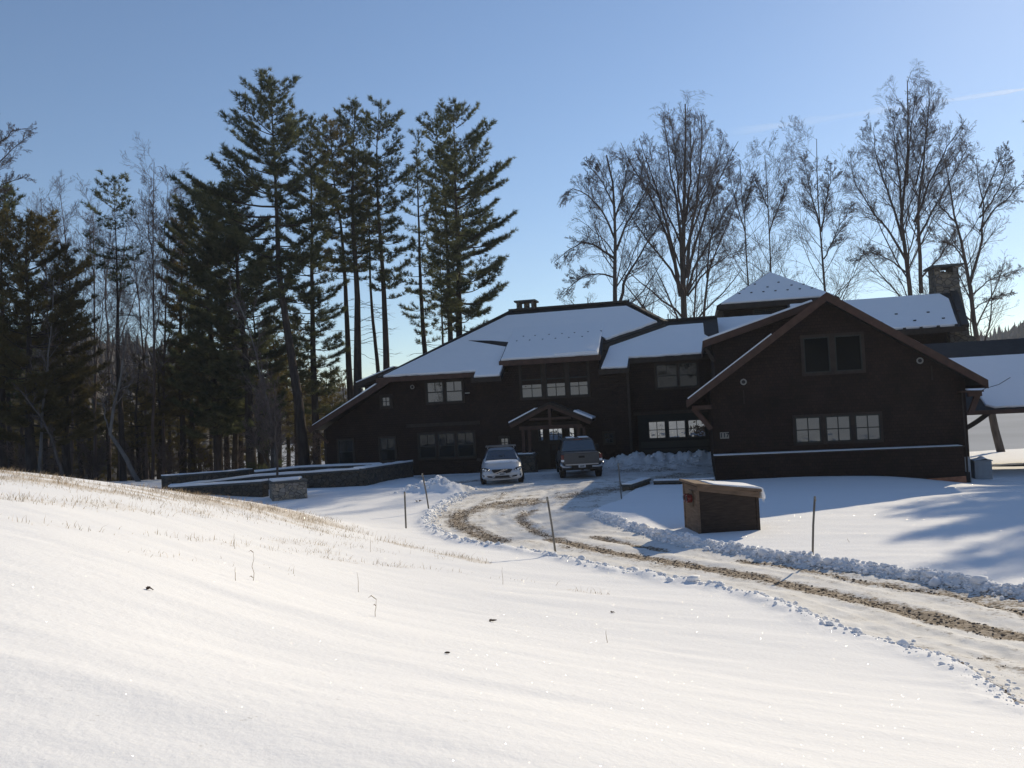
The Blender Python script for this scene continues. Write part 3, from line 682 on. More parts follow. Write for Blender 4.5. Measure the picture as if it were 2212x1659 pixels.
snow(rk, [(-.32, 33.55, 3.19), (3.0, 33.55, 3.19+k_*3.32), (3.0, 36.0, 3.19+k_*3.32), (.5, 46, 3.19+k_*.82), (-.32, 46, 3.19)], .06, .015, 10)
k2 = (6.99-3.33)/5.37
snow(rk, [(10.36, 33.58, 3.39), (5.5, 33.58, 3.39+k2*4.86), (5.5, 47, 3.39+k2*4.86), (10.36, 47, 3.39)], .05, .01, 11)
gd = slab('dormer_roof', [(.40, 36.0, 5.60), (5.0, 36.0, 6.97), (5.0, 47, 6.97), (.40, 47, 5.60)], .1, M['roof'])
MB().prism([(.38, 35.93, 5.62), (5.3, 35.93, 7.085), (5.3, 35.93, 6.80), (.42, 35.93, 5.34)], (0, .08, 0)).build('rake_board', M['trim'], gd)
MB().box(.38, .44, 36, 47, 5.34, 5.60).build('eave_board', M['trim'], gd)
snow(gd, [(.44, 36.03, 5.615), (4.9, 36.03, 6.94), (4.9, 46.9, 6.94), (.44, 46.9, 5.615)], .11, .012, 12)
walls('dormer_wall', [(.82, 3.7), (5.0, 6.6), (5.0, 6.88), (.82, 5.6)], 36.4, 46.9)
MB().bar((.80, 36.35, 4.75), (.52, 36.35, 5.30), .12, .14).build('bracket', M['dtrim'], gd)
# projecting low band with a snow lined ledge
walls('plinth', [(.55, -1.2), (9.55, -1.2), (9.55, .90), (.55, .86)], 33.6, 34.2)
MB().prism([(.5, 33.55, .865), (9.6, 33.55, .905), (9.6, 33.55, .955), (.5, 33.55, .915)], (0, .65, 0)).build('ledge', M['dtrim'], house)
MB().prism([(.53, 33.58, .918), (9.5, 33.58, .958), (9.5, 33.58, .972), (.53, 33.58, .945)], (0, .6, 0)).build('snow_layer', M['snow'], house)
MB().prism([(6.6, 33.585, -.30), (9.56, 33.585, -.16), (9.56, 33.585, -.6), (6.6, 33.585, -.6)], (0, .012, 0)).build('flashing', M['copper'], house)
# knee braces
def brace(name, a, b, sag, n=7, t=.16, m=None):
    a, b = Vector(a), Vector(b); mb = MB(); pts = []
    for i in range(n+1):
        f = i/n; p = a.lerp(b, f); p += Vector((0, 0, -sag*4*f*(1-f))) if sag else Vector(); pts.append(p)
    for p, q in zip(pts[:-1], pts[1:]): mb.bar(p, q+(q-p)*.06, t, t*1.15)
    return mb.build(name, m or M['trim'], house)
for w in (34.0, 38.5): brace('bracket', (.50, w, 1.95), (-.16, w, 2.82), .0)
MB().box(-.2, .55, 33.8, 33.98, 2.76, 2.92).build('bracket', M['trim'], house)
brace('bracket', (9.95, 34.0, 2.1), (10.28, 34.0, 2.9), 0)
MB().box(9.9, 10.36, 33.85, 34.05, 2.76, 2.92).build('bracket', M['trim'], house)

# --- pavilion on the right with its roof, and the square tower
zp = lambda w: 6.1+.58*(w-45.3)
pv = slab('pavilion_roof', [(5.3, 45.3, 6.1), (13.32, 45.3, 6.1), (13.9, 48.9, 8.188), (5.3, 48.9, 8.188)], .22, M['roof'])
slab('roof_slope', [(5.3, 48.9, 8.188), (13.9, 48.9, 8.188), (13.6, 53.5, 6.1), (5.3, 53.5, 6.1)], .2, M['roof'], pv)
MB().bar((13.32, 45.3, 6.12), (13.9, 48.9, 8.22), .34, .16).build('verge', M['roof'], pv)
MB().box(5.3, 13.3, 45.22, 45.3, 5.86, 6.1).build('fascia', M['dtrim'], pv)
snow(pv, [(5.4, 45.38, zp(45.38)), (12.98, 45.38, zp(45.38)), (13.4, 48.1, zp(48.1)), (13.15, 48.7, zp(48.7)), (5.4, 48.75, zp(48.75))], .12, .02, 13, {0})
for x, y in [(1863, 684), (1903, 698), (1936, 680), (1976, 694), (2005, 676), (2038, 689), (2070, 672), (1915, 715), (1954, 711), (1990, 709), (2027, 706), (2066, 703)]:
    d_ = ray(x, y); t_ = (zp(0)+.12-EZ)/(d_[2]-.58*(d_@WX)); Pg = EYE+d_*t_; guard(pv, float(Pg@UX), float(Pg@WX), zp(float(Pg@WX))+.1, .85)
tw = slab('tower_roof', [(1.5, 51.2, 8.68), (8.4, 51.2, 8.68), (4.95, 54.6, 10.9)], .2, M['roof'])
for tri in ([(1.5, 51.2, 8.68), (4.95, 54.6, 10.9), (1.5, 58, 8.68)], [(8.4, 51.2, 8.68), (8.4, 58, 8.68), (4.95, 54.6, 10.9)], [(1.5, 58, 8.68), (4.95, 54.6, 10.9), (8.4, 58, 8.68)]): slab('roof_slope', tri, .2, M['roof'], tw)
zt = lambda w: 8.68+.653*(w-51.2)
snow(tw, [(1.75, 51.28, zt(51.28)), (8.2, 51.28, zt(51.28)), (4.97, 54.45, zt(54.45))], .10, .012, 14)
for r_, (w_, us) in enumerate([(52.1, [2.9, 3.6, 4.3, 5.0, 5.7, 6.4, 7.1]), (52.6, [3.2, 4.6, 6.0, 6.7]), (53.05, [3.9, 5.3])]):
    for u_ in us: guard(tw, u_, w_, zt(w_)+.08, .8)
MB().box(1.48, 8.42, 51.12, 51.2, 8.40, 8.68).build('fascia', M['dtrim'], tw)
MB().box(1.6, 8.3, 51.2, 57.9, 8.36, 8.42).build('soffit', M['dtrim'], tw)

# --- chimneys
cA, cB = HP(2021, 610, 49.4)[0], HP(2073, 608, 49.4)[0]
ch = MB().prism([(cA-.05, 49.4, 2), (cB+.35, 49.4, 2), (cB+.3, 49.4, 6.4), (cB, 49.4, 8.6), (cB-.02, 49.4, 9.22), (cA, 49.4, 9.22)], (0, 1.35, 0)).build('chimney', M['stonec'], house)
tag(ch, 'tall stone chimney')
mb = MB()
for u0, u1 in ((cA, cA+.28), (cB-.30, cB-.02)): mb.box(u0, u1, 49.4, 50.75, 9.22, 9.68)
mb.box(cA+.28, cB-.30, 49.52, 49.7, 9.22, 9.38); mb.box(cA+.28, cB-.30, 50.45, 50.63, 9.22, 9.38)
mb.box(cA+.45, cA+.62, 49.9, 50.2, 9.22, 9.53); mb.box(cB-.6, cB-.42, 49.9, 50.2, 9.22, 9.48)
mb.build('flue_housing', M['stonec'], ch)
MB().box(cA-.2, cB+.2, 49.2, 50.95, 9.68, 9.80).build('cap', M['cap'], ch)
MB().prism([(12.6, 46.4, -1.2), (13.35, 46.4, -1.2), (13.4, 46.4, 2.7), (14.25, 46.4, 3.9), (14.1, 46.4, 5.6), (12.9, 46.4, 6.0)], (0, 3.4, 0)).build('chimney_base', M['stonec'], ch)
c2 = MB().box(-10.75, -9.6, 50.8, 51.9, 8.6, 9.40).build('chimney', M['stonec'], house); tag(c2, 'squat chimney with open stone cap')
for u0 in (-10.72, -9.78):
    for w0 in (50.82, 51.72): MB().box(u0, u0+.16, w0, w0+.16, 9.4, 9.78).build('cap_pillar', M['stonec'], c2)
MB().box(-10.32, -10.0, 51.2, 51.5, 9.4, 9.74).build('flue', M['stonec'], c2); MB().box(-10.85, -9.5, 50.7, 52.0, 9.78, 9.88).build('cap', M['cap'], c2)

# --- windows
def window(u0, u1, z0, z1, w, kind, glass, cas=.11, m=None, parent=house, name='window'):
    mb = MB(); t = .055
    mb.box(u0-cas, u0, w-t, w-.002, z0-cas, z1+cas); mb.box(u1, u1+cas, w-t, w-.002, z0-cas, z1+cas)
    mb.box(u0, u1, w-t, w-.002, z1, z1+cas); mb.box(u0-.03, u1+.03, w-t-.03, w-.002, z0-cas, z0)
    o = mb.build(name, m or M['dtrim'], parent)
    MB().box(u0+.001, u1-.001, w-.012, w-.004, z0+.001, z1-.001).build('pane', glass, o)
    s = MB(); f = .045; a, b = w-.04, w-.013
    s.box(u0+.002, u0+f, a, b, z0+.002, z1-.002); s.box(u1-f, u1-.002, a, b, z0+.002, z1-.002)
    s.box(u0+f, u1-f, a, b, z0+.002, z0+f); s.box(u0+f, u1-f, a, b, z1-f, z1-.002)
    um = (u0+u1)/2; zc = (z0+z1)/2; mu = .018
    if kind == 'four':
        s.box(um-mu, um+mu, a+.004, b, z0+f, z1-f); s.box(u0+f, u1-f, a+.002, b, zc-mu, zc+mu)
    elif kind == 'hung':
        s.box(u0+f, u1-f, a-.012, b, zc-.03, zc+.03); s.box(um-mu, um+mu, a+.004, b, zc+.03, z1-f)
    elif kind == 'six':
        for k in (1, 2): s.box(u0+(u1-u0)*k/3-mu, u0+(u1-u0)*k/3+mu, a+.004, b, z0+f, z1-f)
        s.box(u0+f, u1-f, a+.002, b, zc-mu, zc+mu)
    elif kind == 'two':
        s.box(u0+f, u1-f, a+.002, b, zc-mu, zc+mu)
    elif kind == 'tall':
        s.box(u0+f, u1-f, a-.012, b, zc-.03, zc+.03); s.box(um-mu, um+mu, a+.004, b, z0+f, zc-.03)
        s.box(u0+f, u1-f, a+.002, b, z0+(zc-z0)*.52-mu, z0+(zc-z0)*.52+mu)
    s.build('sash', M['sash'], o)
    return o
for a, b in ((-9.40, -8.24), (-8.00, -6.94), (-6.72, -5.70)): window(a, b, 3.68, 5.66, 44.72 if False else 44.8, 'tall', M['gmid'])
for a, b in ((-14.88, -13.92), (-13.76, -12.80)): window(a, b, 3.70, 4.86, 44.8, 'hung', M['gmid'])
window(-17.62, -17.12, 3.63, 4.18, 44.8, 'four', M['gmid'], .14)
window(-20.42, -19.52, .45, 1.80, 44.8, 'hung', M['gdark'])
window(-17.85, -16.95, .50, 1.82, 44.8, 'hung', M['gdark'])
for a, b in ((-15.48, -14.52), (-14.36, -13.40), (-13.24, -12.28)): window(a, b, .58, 1.94, 44.8, 'hung', M['gdark'])
window(-10.74, -10.28, 1.0, 1.54, 44.8, 'four', M['gmid'])
window(-4.96, -4.50, 1.02, 1.54, 44.8, 'four', M['gmid'])
window(-2.05, -.95, 3.85, 5.12, 45.6, 'hung', M['gdark']); window(-.85, .1, 3.85, 5.12, 45.6, 'hung', M['gdark'])
for a, b in ((3.72, 4.66), (4.85, 5.76), (5.93, 6.83)): window(a, b, 1.26, 2.26, 34.2, 'four', M['gmid'], .09, M['dtrim'])
for a, b in ((4.20, 5.16), (5.36, 6.33)): window(a, b, 3.98, 5.36, 34.2, 'none', M['gblack'], .11, M['dtrim'])
window(3.65, 5.7, 8.08, 8.33, 51.8, 'six', M['gdark'], .06)
# garage door with three lights
gdo = MB().box(-3.2, .62, 45.52, 45.6, -.6, 2.42).build('garage_door', M['green'], house); tag(gdo, 'dark green garage door')
MB().box(-3.4, .9, 45.48, 45.52, 2.42, 2.6).build('header', M['dtrim'], gdo)
for a, b in ((-2.64, -1.72), (-1.58, -.66), (-.54, .38)): window(a, b, 1.11, 2.06, 45.52, 'four', M['glite'], .05, M['green'], gdo)
mb = MB()
for z in (.2, .62): mb.box(-3.1, .55, 45.505, 45.519, z, z+.34)
mb.build('door_panel', M['sash'], gdo)
# front door with side lights
sur = MB().box(-9.1, -6.2, 44.68, 44.8, -.7, 2.3).build('door_surround', M['dtrim'], house)
fd = MB().box(-8.05, -7.12, 44.6, 44.68, -.5, 2.1).build('front_door', M['dtrim'], house)
window(-7.98, -7.20, 1.27, 1.97, 44.6, 'six', M['gdoor'], .03, M['dtrim'], fd)
mb = MB(); mb.box(-7.95, -7.62, 44.585, 44.599, -.3, 1.1); mb.box(-7.55, -7.22, 44.585, 44.599, -.3, 1.1); mb.build('door_panel', M['wall'], fd)
MB().tube([(-7.2, 44.55, .62), (-7.2, 44.53, .8), (-7.2, 44.55, .98)], .016).build('handle', M['black'], fd)
for a, b in ((-8.58, -8.27), (-6.87, -6.56)): window(a, b, 1.28, 1.97, 44.68, 'two', M['gdoor'], .05, M['dtrim'])
# timber framed entry porch
por = slab('porch_roof', [(-9.88, 43.1, 2.36), (-7.62, 43.1, 3.40), (-7.62, 44.8, 3.40), (-9.88, 44.8, 2.36)], .12, M['dtrim'])
slab('roof_slope', [(-5.38, 43.1, 2.38), (-7.62, 43.1, 3.40), (-7.62, 44.8, 3.40), (-5.38, 44.8, 2.38)], .12, M['dtrim'], por)
snow(por, [(-9.85, 43.12, 2.375), (-8.35, 43.12, 3.065), (-8.35, 44.7, 3.065), (-9.85, 44.7, 2.375)], .07, .012, 15)
snow(por, [(-5.40, 43.12, 2.39), (-6.35, 43.12, 2.823), (-6.35, 44.7, 2.823), (-5.40, 44.7, 2.39)], .10, .012, 16)
for p, q in (((-9.80, 2.20), (-7.62, 3.22)), ((-5.46, 2.22), (-7.62, 3.22))): MB().bar((p[0], 43.2, p[1]), (q[0], 43.2, q[1]), .16, .22).build('rafter', M['trim'], por)
MB().bar((-9.3, 43.24, 2.06), (-5.9, 43.24, 2.06), .18, .2).build('tie_beam', M['trim'], por)
MB().bar((-8.75, 43.25, 2.52), (-6.5, 43.25, 2.52), .12, .12).build('collar_beam', M['trim'], por)
MB().bar((-7.62, 43.22, 2.1), (-7.62, 43.22, 3.2), .16, .14, (0, 1, 0)).build('king_post', M['trim'], por)
for u in (-9.12, -8.78, -6.15, -5.85): MB().bar((u, 43.3, -.5 if u < -9 or u > -6 else -.6), (u, 43.3, 2.0), .17, .17, (0, 1, 0)).build('porch_post', M['trim'], por)
pl_ = MB().box(-9.85, -8.5, 43.0, 43.7, -.6, .62).build('stone_plinth', M['stone'], house); MB().box(-9.92, -8.45, 42.95, 43.74, .62, .70).build('cap', M['cap'], pl_)
MB().box(-9.88, -8.6, 42.98, 43.7, .702, .75).build('snow_layer', M['snow'], pl_)
# small fixtures on the walls
def vent(px, py, w):
    u, z = HP(px, py, w); v = MB().ring((u, w-.02, z), (0, 1, 0), .10, .028).build('round_vent', M['ring'], house)
    MB().disc((u, w-.012, z), (0, 1, 0), .085, .008).build('vent_cover', M['black'], v)
vent(1987, 779, 34.2); vent(1606, 825, 34.2); vent(891, 836, 44.8)
for px, py, w in ((1606, 843, 34.2), (2012, 790, 34.2)):
    u, z = HP(px, py, w); MB().box(u-.02, u+.02, w-.03, w-.002, z-.55, z).build('conduit', M['dtrim'], house)
u, z = HP(1161, 870, 44.8); u, z = HP(1010, 849, 44.8); MB().box(u-.13, u+.13, 44.70, 44.798, z-.03, z+.03).build('dryer_vent', M['ring'], house)
u0, z1 = HP(1555, 934, 34.2); u1, z0 = HP(1575, 947, 34.2)
pq = MB().box(u0, u1, 34.15, 34.198, z0, z1).build('number_plaque', M['num'], house)
cu = bpy.data.curves.new('number_text', 'FONT'); cu.body = '117'; cu.size = (z1-z0)*.95; cu.align_x = 'CENTER'; cu.align_y = 'CENTER'; cu.extrude = .006; cu.offset = .006
ot = bpy.data.objects.new('tmp', cu); COL.objects.link(ot); bpy.context.view_layer.update()
me = bpy.data.meshes.new_from_object(ot.evaluated_get(bpy.context.evaluated_depsgraph_get())); bpy.data.objects.remove(ot)
me.materials.clear(); me.materials.append(M['black'])
on_ = bpy.data.objects.new('number', me); link(on_, pq); on_.location = ((u0+u1)/2, 34.142, (z0+z1)/2); on_.rotation_euler = (pi/2, 0, 0)
# corner boards, belt course
for u, w, zt_ in ((-21.3, 44.8, 2.4), (-3.6, 44.8, 4.9)): MB().box(u-.02, u+.12, w-.03, w-.001, -.9, zt_).build('corner_board', M['dtrim'], house)
MB().box(-16.2, -11.9, 44.76, 44.799, 2.35, 2.55).build('belt_board', M['dtrim'], house)
# utility riser on the wing's right corner
MB().box(9.62, 9.86, 34.02, 34.19, -.7, .5).build('meter_board', M['grey'], house)
MB().tube([(9.74, 34.05, -.9), (9.74, 34.0, .5), (9.74, 34.05, 2.9)], .03).build('conduit', M['dtrim'], house)
MB().box(9.66, 9.80, 33.92, 34.02, -.45, -.05).build('meter_box', M['black'], house)
# right hand porch roof, eave towards the drive
zr = lambda w: 2.1+.69*(w-38)
rp = slab('side_porch_roof', [(u, w, zr(w)) for u, w in [(10.0, 38), (23, 38), (23, 42.5), (10.0, 42.5)]], .14, M['roof'])
slab('roof_slope', [(10, 42.5, 5.2), (23, 42.5, 5.2), (23, 47, 2.1), (13.4, 47, 2.1), (13.4, 45, 3.4), (10, 45, 3.4)], .14, M['roof'], rp)
snow(rp, [(u, w, zr(w)) for u, w in [(12.1, 38.08), (23, 38.08), (23, 41.3), (10.2, 41.3), (10.6, 40.2), (11.35, 39.3), (11.75, 38.7), (11.8, 38.25)]], .09, .02, 17, {0})
mb = MB(); cp = [(11.55, 38.75), (12.1, 39.15), (12.7, 39.35), (13.3, 39.75)]
for (a, b), (c, d) in zip(cp[:-1], cp[1:]): mb.bar((a, b, zr(b)+.10), (c, d, zr(d)+.10), .07, .02)
mb.build('bare_strip', M['roof'], rp)
MB().box(11.0, 23, 37.94, 38.0, 1.92, 2.1).build('fascia', M['trim'], rp)
brace('bracket', (9.92, 38.3, 1.0), (11.9, 38.3, 1.95), .16, 9, .15, M['dtrim'])
for u in (16.5, 21.5): MB().bar((u, 38.6, -1.6), (u, 38.6, 2.1), .2, .2, (0, 1, 0)).build('porch_post', M['trim'], rp)
MB().box(20, 20.2, 46, 46.2, -2, 2.4).build('porch_post', M['trim'], rp)
# ------------------------------------------------------------------ field stone walls and pier
def stone_wall(label, pts, th, depth, snow_th=.09, group='low field stone walls by the house', sn=True):
    """pts: [(x, y, z_top)] along the visible face; thickness goes away from the viewer"""
    c = Vector((pts[0][0], pts[0][1], 0)); P = [Vector((x, y, 0))-c for x, y, _ in pts]; zt = [z for *_, z in pts]
    d = (P[-1]-P[0]).normalized(); nn = Vector((-d.y, d.x, 0))
    if nn.y < 0: nn = -nn
    if abs(nn.y) < .35: nn = -nn if nn.x > 0 else nn
    root = thing('stone_wall', label, 'wall', (c.x, c.y, 0), 0, group)
    def strip(z0f, z1f, grow):
        mb = MB(); n = len(P); v = []
        for p, z in zip(P, zt):
            for a in (-grow, th+grow):
                for zz in (z0f(z), z1f(z)): v.append(p+nn*a+Vector((0, 0, zz)))
        f = [(0, 1, 3, 2), tuple(4*(n-1)+i for i in (0, 2, 3, 1))]
        for i in range(n-1):
            a, b = 4*i, 4*i+4
            f += [(a, b, b+1, a+1), (a+2, a+3, b+3, b+2), (a+1, b+1, b+3, a+3), (a, a+2, b+2, b)]
        return mb.add(v, f)
    def fine(pts_, zs, k=6):
        q = []; z = []
        for (a, b), (za, zb) in zip(zip(pts_[:-1], pts_[1:]), zip(zs[:-1], zs[1:])):
            for i in range(k): q.append(a.lerp(b, i/k)); z.append(za+(zb-za)*i/k)
        return q+[pts_[-1]], z+[zs[-1]]
    P, zt = fine(P, zt)
    strip(lambda z: -1.2, lambda z: z-.085, 0).build('wall_body', M['stone'], root)
    strip(lambda z: z-.08, lambda z: z, .05).build('cap', M['cap'], root)
    if sn:
        g = random.Random(len(label)); zo = list(zt)
        strip(lambda z: z+.003, lambda z: z+snow_th*g.uniform(.55, 1.1), .01).build('snow_layer', M['snow'], root)
    return root
def XYz(px, py, Y): P = at(px, py, Y); return (P[0], P[1], P[2])
K0 = XYz(363, 1052, 36.2)
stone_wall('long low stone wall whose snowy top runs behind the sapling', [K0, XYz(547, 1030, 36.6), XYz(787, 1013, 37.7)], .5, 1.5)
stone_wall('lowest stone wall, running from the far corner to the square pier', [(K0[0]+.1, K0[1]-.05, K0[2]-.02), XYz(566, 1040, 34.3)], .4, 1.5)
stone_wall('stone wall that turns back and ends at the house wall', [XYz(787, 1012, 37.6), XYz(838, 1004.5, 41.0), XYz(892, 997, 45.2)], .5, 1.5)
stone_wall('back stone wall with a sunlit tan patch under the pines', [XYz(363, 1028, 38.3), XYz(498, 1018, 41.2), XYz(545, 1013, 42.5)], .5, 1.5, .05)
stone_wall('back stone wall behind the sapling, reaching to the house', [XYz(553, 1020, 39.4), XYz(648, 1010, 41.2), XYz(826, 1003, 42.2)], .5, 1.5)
pier = thing('stone_pier', 'square tan stone pier with a snow capped bluestone top', 'pier', (-9.3, 33.8, 0))
pp = [(-9.78, 33.1), (-8.48, 33.5), (-8.85, 34.6), (-10.2, 34.15)]
pp = [(x+9.3, y-33.8) for x, y in pp]
zt_ = [.66, .69, .72, .68]
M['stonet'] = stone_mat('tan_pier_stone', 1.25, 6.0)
MB().prism([(x, y, -.6) for x, y in pp], (0, 0, 1.27)).build('pier_body', M['stonet'], pier)
MB().prism([(x*1.07, y*1.07, .672) for x, y in pp], (0, 0, .07)).build('cap', M['cap'], pier)
sp_ = [(pp[0][0]*.95, pp[0][1]*.8, .744), (pp[1][0]*.55, pp[1][1]*.4, .744), (pp[2][0]*.8, pp[2][1]*.98, .744), (pp[3][0]*1.0, pp[3][1]*1.0, .744)]
snow(pier, sp_, .08, .03, 20)

# snow capped stone edging where the drive meets the wing's lawn
def edging(label, a, b, h, th, k):
    A = gpx(*a); B = gpx(*b); stone_wall(label, [(A[0], A[1], G(*A)+h), (B[0], B[1], G(*B)+h)], th, .6, .05, 'stone edging of the drive')
edging('short snow capped stone block at the inner edge of the drive, near the shaded stake', (1364, 1058), (1404, 1044), .22, .35, 1)
edging('long low stone edging between the bin and the foot of the gable wing', (1412, 1047), (1543, 1044), .14, .35, 2)

# ------------------------------------------------------------------ driveway stakes
def stake(label, base, top, r, z=None):
    x, y = gpx(*base); zb = G(x, y); P = at(*top, y); root = thing('driveway_stake', label, 'stake', (x, y, zb), 0, 'wooden stakes along the driveway')
    o = MB().tube([(0, 0, -.25), ((P[0]-x)*.5, 0, (P[2]-zb)*.5), (P[0]-x, 0, P[2]-zb-.012), (P[0]-x, 0, P[2]-zb)], [r, r, r*.95, r*.7], 8).build('pole', M['pole'], root, True)
    MB().tube([(P[0]-x, 0, P[2]-zb-.10), (P[0]-x, 0, P[2]-zb-.012)], r*1.06, 8).build('cap_band', M['num'], root, True)
stake('pale stake standing in the snow right of the wooden bin', (1754, 1209), (1760, 1072), .022)
stake('leaning stake at the near edge of the gravel bend', (1203, 1201), (1182, 1073), .022)
stake('shorter upright stake alone in the open snow of the yard', (877, 1141), (874, 1062), .024)
stake('tilted stake beside the small ploughed snow mound', (928, 1104), (912, 1022), .024)
stake('stake in the shade between the pickup and the garage', (1343, 1077), (1335, 999), .022)

# ------------------------------------------------------------------ wooden bin with a slanted lid
bx, by = gpx(1512, 1154); zb = G(bx, by)
Bn = thing('wooden_bin', 'small brown shingled wooden bin with slanted snowy lid and two red discs on its side', 'bin', (bx, by, zb), radians(4.5))
L_, D_, hl, hr = 1.47, 1.15, 1.13, .92
MB().prism([(0, 0, -.2), (L_, 0, -.2), (L_, 0, hr), (0, 0, hl)], (0, D_, 0)).build('bin_body', M['woodd'], Bn)
MB().prism([(-.012, .03, -.2), (-.012, D_-.03, -.2), (-.012, D_-.03, hl-.02), (-.012, .03, hl-.02)], (.01, 0, 0)).build('side_panel', M['wood'], Bn)
for y in (-.02, D_-.06): MB().box(-.03, .03, y, y+.08, -.2, hl-.01).build('corner_post', M['wood'], Bn)
MB().box(L_-.05, L_+.02, -.025, .05, -.2, hr).build('corner_post', M['woodd'], Bn)
lid = MB().prism([(-.09, -.09, hl+.03), (L_+.08, -.09, hr+.0), (L_+.08, -.09, hr+.06), (-.09, -.09, hl+.09)], (0, D_+.18, 0)).build('lid', M['wood'], Bn)
MB().prism([(-.02, -.05, hl-.1), (L_+.03, -.05, hr-.14), (L_+.03, -.05, hr-.005), (-.02, -.05, hl+.025)], (0, .045, 0)).build('rake_board', M['wood'], lid)
# snow on the lid, curling over the low edge
def lidz(x): return hl+.09+(hr-hl-.03)*(x+.09)/(L_+.17)
prof = []
for x, t in [(.36, .0), (.5, .02), (.8, .035), (1.1, .045), (1.35, .055), (1.5, .055)]: prof.append((x, lidz(x)+t))
prof += [(1.59, lidz(1.55)+.03), (1.635, hr-.04), (1.65, hr-.11), (1.635, hr-.18), (1.60, hr-.195), (1.575, hr-.16), (1.562, hr-.02), (L_+.085, lidz(L_+.08)+.002), (.8, lidz(.8)+.002)]
mb = MB(); n = len(prof); vs = []; K = 9
for k in range(K):
    y = -.06+(D_+.1)*k/(K-1); e = 1-.25*(abs(2*k/(K-1)-1))**6; g_ = random.Random(k)
    for x, z in prof:
        b = lidz(min(x, L_+.08)); j = g_.uniform(-.008, .008)
        vs.append((x+j if x > 1.5 else x, y, b+(z-b)*e+j*.5 if z > b else z+j))
fs = [tuple(range(n)), tuple(range((K-1)*n, K*n))[::-1]]
for k in range(K-1):
    for i in range(n): fs.append((k*n+i, k*n+(i+1) % n, (k+1)*n+(i+1) % n, (k+1)*n+i))
mb.add(vs, fs).build('snow_layer', M['snow'], lid, True)
M['ice'] = mat('icicle_ice', (.75, .78, .8), .1, .5)
for y, l in ((-.03, .08), (.05, .05), (.3, .06)): MB().tube([(1.61, y, hr-.17), (1.612, y, hr-.20-l)], [.012, .002], 6).build('icicle', M['ice'], lid)
MB().box(-.055, -.013, .30, .60, .62, 1.0).build('mounting_block', M['block'], Bn)
for y in (.36, .58):
    o = MB().disc((-.055, y, .81), (-1, 0, 0), .10, .12, 18).build('red_disc', M['red'], Bn); MB().disc((-.177, y, .81), (-1, 0, 0), .06, .012, 18).build('disc_hub', M['black'], o)

# ------------------------------------------------------------------ grey cabinet by the wing
cx, cy = 18.05, 32.4; zc = G(cx, cy)
P0 = at(2108, 1046, 32.6); P1 = at(2150, 1036, 32.3); P2 = at(2108, 997, 32.6)
cab = thing('utility_cabinet', 'grey metal utility cabinet with a heap of snow on top, beside the wing', 'cabinet', (P0[0], P0[1], P0[2]-.05), -PSI)
w_ = P1[0]-P0[0]+.02; h_ = P2[2]-P0[2]+.05
MB().box(0, w_, 0, .7, -.3, h_).build('cabinet_body', M['grey'], cab, bevel=.015)
MB().box(-.03, w_+.03, -.03, .73, h_+.001, h_+.04).build('lid', M['grey'], cab)
g_ = random.Random(4); mb = MB(); nx = 12; vs = []
for j in range(5):
    for i in range(nx): 
        x = w_*i/(nx-1); y = .68*j/4+.01; e = sin(pi*min(max(i/(nx-1), .02), .98))*(.35+.65*sin(pi*j/4)); pk = .6+.9*math.exp(-((i/(nx-1)-.62)/.18)**2); vs.append((x, y, h_+.042+.10*e*pk+g_.uniform(0, .012)))
fs = [(j*nx+i, j*nx+i+1, (j+1)*nx+i+1, (j+1)*nx+i) for j in range(4) for i in range(nx-1)]
mb.add(vs, fs).build('snow_layer', M['snow'], cab)
MB().box(.1, w_-.1, -.012, -.001, .1, h_-.12).build('door_panel', M['grey'], cab)
# low tan stone wall behind it, in the sun
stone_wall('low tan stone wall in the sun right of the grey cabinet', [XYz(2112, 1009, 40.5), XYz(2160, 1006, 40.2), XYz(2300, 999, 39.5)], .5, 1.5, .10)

# ------------------------------------------------------------------ vehicles (front/rear profile sections lofted along the length)
def loft(name, secs, m, parent, sm=True, caps=True, npt=20):
    """secs: (y, z0, z1, half width bottom, half width top, roundness)"""
    V = []; Fs = []
    for y, z0, z1, hb, ht, e in secs:
        for k in range(npt):
            t = 2*pi*(k+.5)/npt; c, s = cos(t), sin(t); p = 2/e
            zz = (z0+z1)/2+(z1-z0)/2*math.copysign(abs(s)**p, s); f = (zz-z0)/(z1-z0+1e-9); hw = hb+(ht-hb)*f
            V.append((hw*math.copysign(abs(c)**p, c), y, zz))
    for i in range(len(secs)-1):
        for k in range(npt): a = i*npt+k; b = i*npt+(k+1) % npt; Fs.append((a, b, b+npt, a+npt))
    if caps: Fs += [tuple(range(npt))[::-1], tuple(range((len(secs)-1)*npt, len(secs)*npt))]
    return MB().add(V, Fs).build(name, m, parent, sm)
def wheel(parent, x, y, r, w, rimm):
    s = 1 if x > 0 else -1
    o = MB().tube([(x-w/2, y, r), (x-w/2+.03, y, r), (x+w/2-.03, y, r), (x+w/2, y, r)], [r*.9, r, r, r*.9], 24).build('wheel', M['rubber'], parent, False)
    mb = MB(); mb.disc((x+s*w/2, y, r), (s, 0, 0), r*.62, .015, 24)
    ri = mb.build('rim', rimm, o)
    mb = MB()
    for k in range(5): a = 2*pi*k/5; mb.bar((x+s*(w/2+.02), y+.1*r*cos(a), r+.1*r*sin(a)), (x+s*(w/2+.02), y+.6*r*cos(a), r+.6*r*sin(a)), .05, .03, (1, 0, 0))
    mb.build('spoke', M['black'], o)
    return o
def poly_part(name, pts, th, m, parent):
    """a flat panel given by points (x, y, z); th: offset vector"""
    return MB().prism(pts, th).build(name, m, parent)

